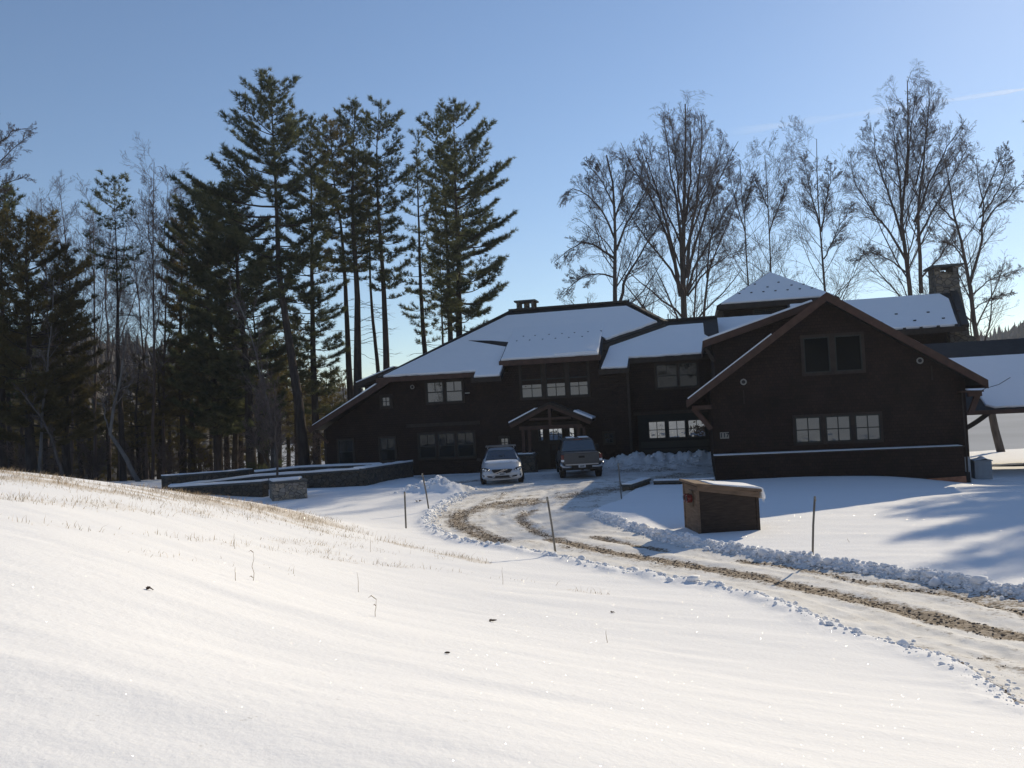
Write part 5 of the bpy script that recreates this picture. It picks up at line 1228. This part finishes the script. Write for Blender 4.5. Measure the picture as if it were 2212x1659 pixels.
# tall pines out on the right whose shadows fall across the yard
for lab, x, y, H, sd in (('pine out on the right whose top throws the dappled shadow on the yard', 33.8, 45.0, 21.5, 71), ('taller pine farther out on the right, its shadow crossing the bend of the drive', 38.6, 52.0, 23.5, 72)):
    V1, Q1, V2, F2 = pine_mesh([(0, 0, 0), (.1, 0, H*.5), (0, .1, H)], .3, [(H*.56, 3.0, 3.0), (H*.64, 4.3, 4.3), (H*.82, 4.1, 4.1), (H*.93, 2.6, 2.6), (H*.99, .4, .4)], sd, 1.5, .3, .32, 9)
    root = thing('pine_tree', lab, 'tree', (x, y, G(x, y)-.2), 0, 'pines out on the right'); npmesh('trunk', V1, [Q1], M['bark'], root, True); npmesh('crown', V2, [F2], M['needle'], root)

# ---- leafless trees
def grow(par, prad, n, length, ang, trop, g, K=5, tmin=.25, tmax=1.0, rf=.55, wob=.18, rmin=.006, lenexp=.42, plan=None):
    """n children per parent polyline; returns polylines and radii"""
    N, Kp, _ = par.shape; idx = np.repeat(np.arange(N), n); m = len(idx)
    t = (np.tile(np.arange(n), N)+g.random(m))/n*(tmax-tmin)+tmin; f = t*(Kp-1); i = np.clip(f.astype(int), 0, Kp-2); fr = (f-i)[:, None]
    p0 = par[idx, i]*(1-fr)+par[idx, i+1]*fr; tan = par[idx, i+1]-par[idx, i]; tan /= np.linalg.norm(tan, axis=1, keepdims=True)+1e-9
    rr = g.normal(0, 1, (m, 3)); rr -= (rr*tan).sum(1, keepdims=True)*tan; rr /= np.linalg.norm(rr, axis=1, keepdims=True)+1e-9
    a = np.radians(ang)*g.uniform(.65, 1.3, m)[:, None]; d = tan*np.cos(a)+rr*np.sin(a)
    plen = np.linalg.norm(np.diff(par, axis=1), axis=2).sum(1)[idx]
    L = (length if np.isscalar(length) else length)*plen*(1.12-t)**lenexp*g.uniform(.6, 1.2, m)
    pr = prad[idx, i]*(1-fr[:, 0])+prad[idx, i+1]*fr[:, 0]
    pts = [p0]; st = (L/(K-1))[:, None]
    for k in range(K-1):
        pts.append(pts[-1]+d*st); d = d+g.normal(0, wob, (m, 3)); d[:, 2] += trop; d /= np.linalg.norm(d, axis=1, keepdims=True)
    r0 = np.maximum(pr*rf, rmin); R = r0[:, None]*(1-np.linspace(0, .75, K))[None]; R = np.maximum(R, rmin*.8)
    return np.stack(pts, 1), R
def resample(P, K):
    s = np.r_[0, np.cumsum(np.linalg.norm(np.diff(P, axis=0), axis=1))]; u = np.linspace(0, s[-1], K); return np.stack([np.interp(u, s, P[:, i]) for i in range(3)], -1)
def bare(label, stems, Y, levels, seed, group=None, bark='barkg', name='bare_tree', cat='tree', rmin=.0065, twig='barkp', depth=1.2, dome_on=False):
    """stems: [(picture polyline bottom to top, base radius px, top radius px)]"""
    g = np.random.default_rng(seed); P0, b = px_tree(stems[0][0], Y); K = 12
    S = []; R = []
    for j, (pl, r0, r1) in enumerate(stems):
        if j == 0: P = P0
        else:
            P = np.array([at(x, y, Y) for x, y in pl]); P[:, 1] += np.linspace(0, 1, len(P))**1.3*g.normal(0, depth)
        P = resample(P, K); P[1:-1] += g.normal(0, .03, (K-2, 3)); S.append(P-b); R.append((np.linspace(1, 0, K)**1.15*(r0-r1)+r1)*(.8 if j == 0 else .52)*PSC(Y))
    S = np.array(S); R = np.array(R); V, Q = tubes(S, R, 8); Vs = [V]; Qs = [Q]; off = len(V); par, pr = S, R
    Vt = []; Qt = []; offt = 0
    for li, lv in enumerate(levels):
        c, r = grow(par, pr, g=g, rmin=rmin, **lv)
        V, Q = tubes(c, r, 5 if li == 0 else 3)
        if li < 1: Vs.append(V); Qs.append(Q+off); off += len(V)
        else: Vt.append(V); Qt.append(Q+offt); offt += len(V)
        par, pr = c, r
        if lv.get('plan') == 'keep': par, pr = np.concatenate([resample_all(S, c.shape[1]), c]), np.concatenate([np.repeat(R[:, -1:], c.shape[1], 1), r])
    allp = S.reshape(-1, 3); x0, x1 = allp[:, 0].min(), allp[:, 0].max(); H = allp[:, 2].max()
    ctr = np.array([(x0+x1)/2, 0, H*.55]); semi = np.array([max((x1-x0)/2*1.12, H*.10), max((x1-x0)/2, H*.10), H*.47])
    def dome(V):                          # crowns round off: shoots past the crown's outline are shorter
        q = (V-ctr)/semi; r = np.linalg.norm(q, axis=1, keepdims=True); k = np.where(r > 1, (1+(r-1)*.3)/np.maximum(r, 1e-6), 1); return ctr+(V-ctr)*k
    if dome_on: Vt = [dome(v) for v in Vt]; Vs = [Vs[0]]+[dome(v) for v in Vs[1:]]
    root = thing(name, label, cat, b, 0, group)
    npmesh('trunk', np.concatenate(Vs), [np.concatenate(Qs)], M[bark], root, True)
    npmesh('crown', np.concatenate(Vt), [np.concatenate(Qt)], M[twig], root, True)
    return root
def resample_all(S, K): return np.stack([resample(p, K) for p in S])
LV = lambda n1, l1, a1, n2=8, n3=6, n4=4, tm=.3, t1=.08: [dict(n=n1+9, length=l1*.95, ang=a1-2, trop=.055, tmin=tm, rf=.38, wob=.10, K=7, lenexp=.45), dict(n=n2+2, length=.50, ang=36, trop=.055, tmin=.10, rf=.5, wob=.11, K=6, lenexp=.5), dict(n=n3+1, length=.50, ang=34, trop=.04, tmin=.12, rf=.55, wob=.11, K=5, lenexp=.5), dict(n=max(2, n4-1), length=.55, ang=30, trop=.03, tmin=.2, rf=.7, wob=.09, K=3, lenexp=.5)]
bare('spreading leafless tree with drooping low limbs beside the pines', [([(1328, 652), (1329, 560), (1330, 500), (1329, 430), (1322, 380), (1310, 335)], 12, 2),
     ([(1329, 560), (1310, 545), (1290, 525), (1262, 515), (1232, 530), (1200, 555)], 5.5, 1.2), ([(1330, 520), (1310, 470), (1290, 440), (1265, 415), (1235, 405), (1212, 425)], 5, 1.2), ([(1331, 540), (1350, 490), (1372, 450), (1392, 420), (1405, 380)], 5.5, 1.2),
     ([(1328, 600), (1300, 590), (1270, 592), (1240, 610), (1215, 635)], 4, 1), ([(1340, 650), (1352, 600), (1380, 555), (1400, 520), (1430, 480)], 7, 1.5), ([(1329, 470), (1345, 420), (1350, 370), (1345, 335)], 4, 1), ([(1329, 450), (1305, 400), (1280, 370), (1262, 350)], 4, 1)],
     62, LV(11, .42, 44, 9, 7, 4, .2, .05), 1, dome_on=True)
bare('biggest leafless tree, many stems fanning into a broad dome', [([(1478, 692), (1477, 640), (1475, 590), (1476, 520), (1478, 450), (1480, 380), (1482, 300), (1480, 225)], 15, 1.5),
     ([(1470, 640), (1462, 590), (1455, 540), (1440, 470), (1420, 400), (1400, 340), (1385, 290)], 9, 1.2), ([(1466, 600), (1450, 540), (1425, 470), (1395, 410), (1365, 360), (1340, 310)], 7, 1), ([(1474, 590), (1470, 500), (1458, 420), (1445, 340), (1436, 255)], 8, 1.2),
     ([(1482, 600), (1490, 520), (1505, 440), (1515, 360), (1520, 290), (1520, 240)], 8, 1.2), ([(1484, 600), (1500, 530), (1525, 460), (1550, 400), (1575, 340), (1595, 305)], 7, 1), ([(1484, 630), (1505, 570), (1540, 510), (1575, 450), (1605, 400)], 6, 1), ([(1468, 620), (1440, 570), (1400, 530), (1365, 480), (1340, 430)], 5.5, 1),
     ([(1485, 640), (1520, 590), (1560, 560), (1600, 545)], 4.5, 1), ([(1478, 500), (1468, 420), (1465, 330), (1460, 240)], 6, 1), ([(1480, 480), (1492, 400), (1500, 320), (1500, 230)], 6, 1), ([(1477, 540), (1440, 450), (1410, 380), (1378, 300)], 5, 1), ([(1481, 540), (1520, 430), (1550, 350), (1565, 290)], 5, 1)],
     64, LV(14, .32, 37, 7, 6, 4, .25, .08), 2, dome_on=True)
bare('two thin leafless stems rising just right of the biggest tree', [([(1499, 690), (1502, 620), (1506, 550), (1520, 470), (1540, 400)], 5.5, 1), ([(1520, 690), (1526, 600), (1545, 540), (1570, 480), (1590, 430)], 6, 1), ([(1527, 600), (1535, 520), (1548, 450), (1555, 390)], 4, 1)], 67, LV(13, .32, 42, 8, 6, 4, .2, .05), 3, dome_on=True)
bare('slender leafless tree rising left of the tower roof', [([(1616, 612), (1612, 540), (1607, 470), (1603, 420), (1598, 345)], 5.5, .8), ([(1609, 500), (1590, 440), (1578, 400), (1570, 375)], 3, .8), ([(1606, 460), (1622, 410), (1632, 380)], 3, .8)], 66, LV(20, .34, 48, 8, 6, 4, .08, .05), 4)
bare('slender leafless tree rising straight above the tower peak', [([(1666, 600), (1663, 540), (1660, 470), (1657, 400), (1652, 335)], 5.5, .8), ([(1662, 500), (1680, 440), (1690, 400)], 3, .8), ([(1659, 450), (1642, 400), (1635, 370)], 3, .8)], 66, LV(20, .32, 48, 8, 6, 4, .08, .05), 5)
bare('narrow leafless tree with V shaped limbs right of the tower', [([(1782, 640), (1778, 570), (1772, 490), (1768, 440), (1766, 370), (1764, 300)], 7, .8), ([(1774, 500), (1785, 440), (1797, 390), (1800, 350)], 4.5, .8), ([(1771, 490), (1755, 430), (1745, 380), (1738, 340)], 4, .8), ([(1779, 560), (1805, 500), (1825, 450)], 3.5, .8)], 64, LV(18, .34, 44, 8, 7, 4, .1, .05), 6)
bare('tall pointed leafless tree with two trunks near the stone chimney', [([(1966, 634), (1957, 560), (1946, 490), (1952, 420), (1960, 340), (1962, 260), (1960, 175)], 11, 1.2), ([(1990, 634), (1984, 560), (1976, 490), (1976, 420), (1982, 330), (1985, 250), (1980, 200)], 9, 1.2),
     ([(1950, 520), (1930, 450), (1905, 390), (1885, 330), (1880, 280)], 6, 1), ([(1948, 480), (1945, 400), (1930, 320), (1925, 250)], 6, 1), ([(1976, 480), (2000, 400), (2025, 330), (2050, 280)], 6, 1), ([(1980, 520), (2010, 460), (2045, 400), (2075, 340), (2090, 310)], 5.5, 1), ([(1956, 560), (1920, 500), (1880, 450), (1845, 390), (1838, 330)], 5.5, 1),
     ([(1960, 590), (1920, 560), (1880, 545), (1840, 560)], 4, 1), ([(1960, 400), (1950, 320), (1940, 230)], 4, 1), ([(1978, 400), (1998, 320), (2010, 240)], 4, 1), ([(1990, 600), (2020, 560), (2050, 500)], 4, 1)],
     62, LV(14, .35, 38, 8, 7, 4, .22, .08), 7, dome_on=True)
bare('leafless tree with a forked trunk standing beside the side porch', [([(2162, 975), (2140, 885), (2122, 800), (2108, 725), (2098, 650), (2095, 610), (2080, 540), (2062, 470), (2050, 400), (2042, 350)], 11, 1.2), ([(2095, 612), (2106, 580), (2114, 520), (2116, 450), (2100, 400), (2090, 350)], 7, 1),
     ([(2116, 500), (2140, 460), (2170, 430), (2195, 400), (2212, 385)], 4.5, 1), ([(2115, 450), (2135, 400), (2150, 350), (2165, 320)], 4, 1), ([(2098, 640), (2130, 610), (2170, 592), (2212, 580)], 3.5, .8), ([(2100, 670), (2140, 645), (2180, 632)], 2.8, .8), ([(2088, 570), (2060, 530), (2030, 520), (2005, 495)], 4, .8), ([(2065, 480), (2040, 440), (2030, 400)], 4, .8), ([(2116, 470), (2140, 440), (2165, 390), (2178, 330)], 4, .8)],
     56, LV(11, .32, 42, 8, 6, 3, .25, .05), 8, bark='barkg')
bare('leafless tree at the outer edge of the wood, limbs reaching in from the side', [([(-62, 1000), (-66, 700), (-60, 500), (-50, 380), (-40, 270)], 13, 2), ([(-60, 480), (-30, 440), (0, 395), (30, 380), (52, 378)], 5, 1), ([(-55, 420), (-20, 370), (10, 330), (48, 290)], 5, 1), ([(-50, 380), (-20, 310), (5, 270), (30, 255)], 5, 1), ([(-62, 550), (-30, 470), (0, 410), (25, 400)], 4, 1)], 46, LV(9, .3, 40, 7, 5, 2, .3, .04), 9)
for i, (pl, Y) in enumerate([([(205, 1035), (206, 800), (203, 600), (201, 440)], 58), ([(152, 1035), (160, 780), (150, 600), (130, 420)], 60), ([(262, 1035), (250, 760), (262, 600), (275, 480)], 62), ([(330, 1040), (333, 760), (331, 560), (333, 350)], 58), ([(352, 1040), (355, 760), (362, 560), (368, 420)], 60), ([(318, 1040), (310, 780), (300, 640), (285, 520)], 62), ([(420, 1040), (410, 760), (402, 560), (396, 440)], 68), ([(100, 1035), (108, 800), (100, 600), (88, 430)], 66), ([(238, 1035), (236, 800), (228, 640), (222, 500)], 66)]):
    bare('thin leafless tree with pinkish twigs among the pines of the wood', [(pl, 5, .8), ([pl[1], ((pl[1][0]+pl[2][0])/2+16, (pl[1][1]+pl[2][1])/2), (pl[2][0]+34, pl[2][1]-40), (pl[3][0]+46, pl[3][1]+40)], 2.6, .7), ([pl[2], (pl[2][0]-14, pl[2][1]-50), (pl[3][0]-24, pl[3][1]+30)], 2.4, .7)], Y, LV(17, .28, 46, 7, 5, 3, .25, .06), 20+i, 'thin leafless trees among the pines', 'barkp', rmin=.006)
bare('pale birch that leans and bends upward with a forked top', [([(304, 1048), (270, 985), (237, 935), (246, 880), (258, 832), (268, 761), (275, 712)], 7, 1.5), ([(239, 935), (226, 905), (220, 868), (226, 845)], 4.5, 1.5)], 46, LV(4, .3, 40, 5, 4, 2, .5, .05), 40, None, 'birch', 'birch_tree', 'tree')
bare('pale straight birch trunk near the outer edge of the wood', [([(86, 1020), (90, 940), (98, 820), (110, 713), (116, 600)], 5, 1.2)], 46, LV(9, .22, 40, 5, 4, 2, .4, .05), 41, None, 'birch', 'birch_tree', 'tree')
bare('pale birch with a forked top in front of the tallest pine', [([(597, 1012), (590, 930), (572, 850), (553, 765), (533, 692), (512, 650), (493, 610)], 4.5, 1), ([(535, 700), (510, 670), (476, 639)], 3, 1), ([(585, 900), (570, 820), (566, 760)], 3, .8)], 47, LV(8, .24, 40, 5, 4, 2, .3, .05), 42, None, 'birch', 'birch_tree', 'tree')
bare('leaning bare trunk crossing the wood near the outer edge', [([(112, 945), (90, 905), (60, 860), (30, 830)], 5, 2)], 45, LV(4, .2, 40, 3, 3, 2, .4, .05), 44, None, 'barkg')
bare('twiggy grey shrub with many upright stems behind the stone walls', [([(588, 1012), (582, 940), (570, 880), (560, 840)], 3, .8), ([(586, 1012), (575, 950), (556, 905), (545, 880)], 2.5, .7), ([(590, 1012), (592, 950), (586, 880), (582, 840)], 2.5, .7), ([(584, 1012), (566, 960), (560, 920)], 2, .7), ([(592, 1012), (600, 950), (604, 890)], 2, .7)], 44, LV(8, .4, 26, 5, 4, 2, .2, .10), 43, None, 'shrub', 'shrub', 'shrub', rmin=.008)
bare('young sapling with a thin dark trunk in front of the long stone wall', [([(598, 1030), (598, 980), (597, 920), (594, 870), (592, 820)], 4, .7)], 35.9, LV(10, .28, 40, 4, 3, 2, .3, .10), 45, None, 'barkg', 'sapling', 'tree', rmin=.006)
for i, (px, Y, h, R) in enumerate([(440, 63, 2.2, 1.0), (660, 52, 2.4, .9), (505, 60, 2.0, .9), (200, 56, 2.6, 1.2), (380, 58, 2.4, 1.0), (60, 52, 2.6, 1.0), (130, 55, 2.4, 1.0), (290, 57, 2.6, 1.0)]):
    a = at(px, 1000, Y); zb = G(a[0], Y); y0 = lambda z, dx=0: None
    def pix(x, z): 
        v = np.array([x, Y, z])-EYE; q = v@FW; return (1106+F*(v@RT)/q, 829.5-F*(v@UP)/q)
    st = []
    gg = random.Random(i)
    for k in range(5): dx = gg.uniform(-R, R); st.append(([pix(a[0]+dx*.1, zb-.1), pix(a[0]+dx*.5, zb+h*.45), pix(a[0]+dx, zb+h)], 1.4, .5))
    bare('low leafless brush growing under the trees of the wood', st, Y, LV(7, .4, 34, 5, 3, 2, .1, .05), 60+i, 'leafless brush under the trees', 'barkp', 'shrub', 'shrub', rmin=.008)

# ------------------------------------------------------------------ frozen lake and the far wooded hills
M['lake'] = mat('lake_ice', (.36, .38, .41), .95, .03, var=.12, vscale=.05, bump=.15, bscale=1.2)
xs = np.linspace(-420, 420, 22); yl = np.array([58, 66, 74, 90, 120, 170, 240, 330, 430]); XX, YY = np.meshgrid(xs, yl)
i_ = np.arange(XX.size).reshape(XX.shape); q = np.stack([i_[:-1, :-1], i_[:-1, 1:], i_[1:, 1:], i_[1:, :-1]], -1).reshape(-1, 4)
tag(npmesh('lake', np.stack([XX, YY, np.full(XX.shape, -4.0)], -1).reshape(-1, 3), [q], M['lake']), kind='structure')
M['forest_floor'] = mat('forest_floor', (.16, .15, .145), .95, .1, var=.4, vscale=.08)
az = np.radians(np.linspace(-75, 75, 140)); dd = np.linspace(0, 1, 26)
def top(a):                                   # skyline height above the lake, by bearing
    return np.interp(np.degrees(a), [-75, -40, -30, -22, -14, -8, 0, 12, 22, 27, 30, 33, 45, 75], [40, 30, 27, 26, 20, 15, 13, 14, 18, 21, 25, 31, 60, 75])
def shore(a): return np.interp(np.degrees(a), [-75, -27, -21, -15, 75], [92, 96, 150, 235, 235])+(18*np.sin(a*3.1+1)+9*np.sin(a*9))*np.interp(np.degrees(a), [-30, -15], [.2, 1])
A, D = np.meshgrid(az, dd); s0 = shore(A); rad = s0+D*230
hz = -4.3+.3+(top(A)-2.5)*np.minimum(1, sstep(0, .85, D))+2.0*fbm(A*14, D*5, 5, 3)*D*2
hz = np.where(D > .9, hz-(D-.9)*40, hz); hz[0] = -4.5
i_ = np.arange(A.size).reshape(A.shape); q = np.stack([i_[:-1, :-1], i_[:-1, 1:], i_[1:, 1:], i_[1:, :-1]], -1).reshape(-1, 4)
tag(npmesh('hills', np.stack([rad*np.sin(A), rad*np.cos(A), hz], -1).reshape(-1, 3), [q], M['forest_floor'], None, True), kind='structure')
def wood(name, x, y, z, H, R, conifer, seed, m):
    g = np.random.default_rng(seed); n = len(x); tiers = 5; K = 7
    V = []; ang = np.arange(K)*2*pi/K
    lev = np.linspace(0, 1, tiers)
    for t in lev:
        prof = np.where(conifer, (1-t)*.95+.03, np.sin(pi*(t*.8+.18))**.8)
        rr = R*prof; j = g.uniform(.55, 1.35, (n, K))
        V.append(np.stack([x[:, None]+rr[:, None]*j*np.cos(ang+t*.7), y[:, None]+rr[:, None]*j*np.sin(ang+t*.7), np.broadcast_to((z+H*(.12+.86*t))[:, None], (n, K))+g.uniform(-.1, .1, (n, K))*H[:, None]], -1))
    V = np.stack(V, 1).reshape(n, -1, 3); top_ = np.stack([x, y, z+H*1.04], -1)[:, None]; V = np.concatenate([V, top_], 1)
    f = []; 
    for t in range(tiers-1):
        for k in range(K): f.append((t*K+k, t*K+(k+1) % K, (t+1)*K+(k+1) % K, (t+1)*K+k))
    f = np.array(f); t3 = np.array([((tiers-1)*K+k, (tiers-1)*K+(k+1) % K, tiers*K) for k in range(K)]); o = (np.arange(n)*(tiers*K+1))[:, None, None]
    return tag(npmesh(name, V.reshape(-1, 3), [(f[None]+o).reshape(-1, 4), (t3[None]+o).reshape(-1, 3)], m), kind='stuff')
g = np.random.default_rng(77); n = 15000
a = np.radians(g.uniform(-70, 70, n)); d = g.random(n); s0 = shore(a); r = s0+1+d*218
zt_ = -4.0+(top(a)-2.5)*np.minimum(1, sstep(0, .85, d))-.6
con = g.random(n) < .55; H = np.where(np.degrees(a) < -18, 1.7, 1)*np.where(con, g.uniform(3.5, 8.5, n), g.uniform(3, 6, n)); R = H*np.where(con, .17, .32)
M['farwood'] = mat('far_wood', (.080, .076, .074), .95, .1, var=.5, vscale=.06)
wood('far_wood', r*np.sin(a), r*np.cos(a), zt_, H, R, con, 3, M['farwood'])
# wooded rise behind the viewer (seen in the window glass)
n = 1500; x = g.uniform(-95, 80, n); y = g.uniform(-88, -50, n); H = g.uniform(9, 18, n)
wood('hillside_wood', x, y, gz(x, y)-.4, H, H*.2, g.random(n) < .7, 4, M['farwood'])

HAZE = .0004
# thin old vapour trail, high and far off
mt = bpy.data.materials.new('vapour'); mt.use_nodes = True; nt = mt.node_tree; nt.nodes.clear(); L = nt.links.new
out = nt.nodes.new('ShaderNodeOutputMaterial'); tr_ = nt.nodes.new('ShaderNodeBsdfTransparent'); df = nt.nodes.new('ShaderNodeBsdfTranslucent'); mx = nt.nodes.new('ShaderNodeMixShader'); df.inputs['Color'].default_value = (.95, .95, .95, 1)
a_ = nt.nodes.new('ShaderNodeAttribute'); a_.attribute_name = 'vapour'; L(a_.outputs['Fac'], mx.inputs[0]); L(tr_.outputs[0], mx.inputs[1]); L(df.outputs[0], mx.inputs[2]); L(mx.outputs[0], out.inputs[0])
n_ = 90; tc_ = np.linspace(0, 1, n_); cpts = np.array([at(1560+t*760, 289-t*112, 2600+200*t) for t in tc_]); V = []; den = []
for k in range(n_):
    rr = (9+5*vnoise(np.array([tc_[k]*20]), np.array([0.]), 3)[0]*2)*(1.6-.8*tc_[k])
    for j in range(12): q = 2*pi*j/12; V.append(cpts[k]+np.array([0, rr*.6*cos(q), rr*sin(q)])); den.append((.03+.15*float(sstep(.5, .95, np.array(tc_[k]))))*(.5+.5*cos(q)**2 if True else 1)*(1+.9*vnoise(np.array([tc_[k]*14]), np.array([2.]), 5)[0])*float(sstep(0, .1, np.array(tc_[k]))))
fq = np.array([[k*12+j, k*12+(j+1) % 12, (k+1)*12+(j+1) % 12, (k+1)*12+j] for k in range(n_-1) for j in range(12)])
tag(npmesh('contrail', np.array(V), [fq], mt, None, True, {'vapour': np.array(den)*1.3}), kind='stuff')

# winter air: one box of even, very thin haze round the whole place
hm = bpy.data.materials.new('haze_air'); hm.use_nodes = True; nt = hm.node_tree; nt.nodes.clear()
o_ = nt.nodes.new('ShaderNodeOutputMaterial'); v_ = nt.nodes.new('ShaderNodeVolumePrincipled'); v_.inputs['Color'].default_value = (.82, .88, 1, 1); v_.inputs['Density'].default_value = HAZE; v_.inputs['Anisotropy'].default_value = .2
nt.links.new(v_.outputs[0], o_.inputs['Volume'])
hz_ = MB().box(-640, 640, -130, 640, -9, 112).build('haze', hm); tag(hz_, kind='stuff')

# ------------------------------------------------------------------ light, sky, camera
SUN_AZ, SUN_EL = radians(38.3), radians(27.3)
sd_ = Vector((sin(SUN_AZ)*cos(SUN_EL), cos(SUN_AZ)*cos(SUN_EL), sin(SUN_EL)))
sl = bpy.data.lights.new('sun', 'SUN'); sl.energy = 4.5; sl.angle = radians(.53); sl.color = (1, .86, .63)
so = bpy.data.objects.new('sun', sl); link(so); so.rotation_euler = sd_.to_track_quat('Z', 'Y').to_euler(); so.location = (60, 60, 60)
wd = bpy.data.worlds.new('World'); SC.world = wd; wd.use_nodes = True; nt = wd.node_tree
bg = nt.nodes['Background']; sk = nt.nodes.new('ShaderNodeTexSky'); sk.sky_type = 'NISHITA'; sk.sun_disc = False
sk.sun_elevation = SUN_EL; sk.sun_rotation = SUN_AZ; sk.altitude = 200; sk.air_density = 1.0; sk.dust_density = .12; sk.ozone_density = 3.6
nt.links.new(sk.outputs[0], bg.inputs[0]); bg.inputs[1].default_value = .113
cd = bpy.data.cameras.new('camera'); co = bpy.data.objects.new('camera', cd); link(co); SC.camera = co
cd.sensor_width = 36; cd.sensor_fit = 'HORIZONTAL'; cd.lens = 36*F/2212; cd.clip_end = 6000; cd.clip_start = .1
co.matrix_world = Matrix(((RT[0], UP[0], -FW[0], 0), (RT[1], UP[1], -FW[1], 0), (RT[2], UP[2], -FW[2], EZ), (0, 0, 0, 1)))
SC.view_settings.view_transform = 'Standard'; SC.view_settings.look = 'None'; SC.view_settings.exposure = 0.1; SC.view_settings.gamma = 1
SC.cycles.max_bounces = 6; SC.cycles.diffuse_bounces = 3; SC.cycles.glossy_bounces = 3; SC.cycles.transmission_bounces = 2; SC.cycles.use_denoising = True
SC.cycles.sample_clamp_indirect = 8
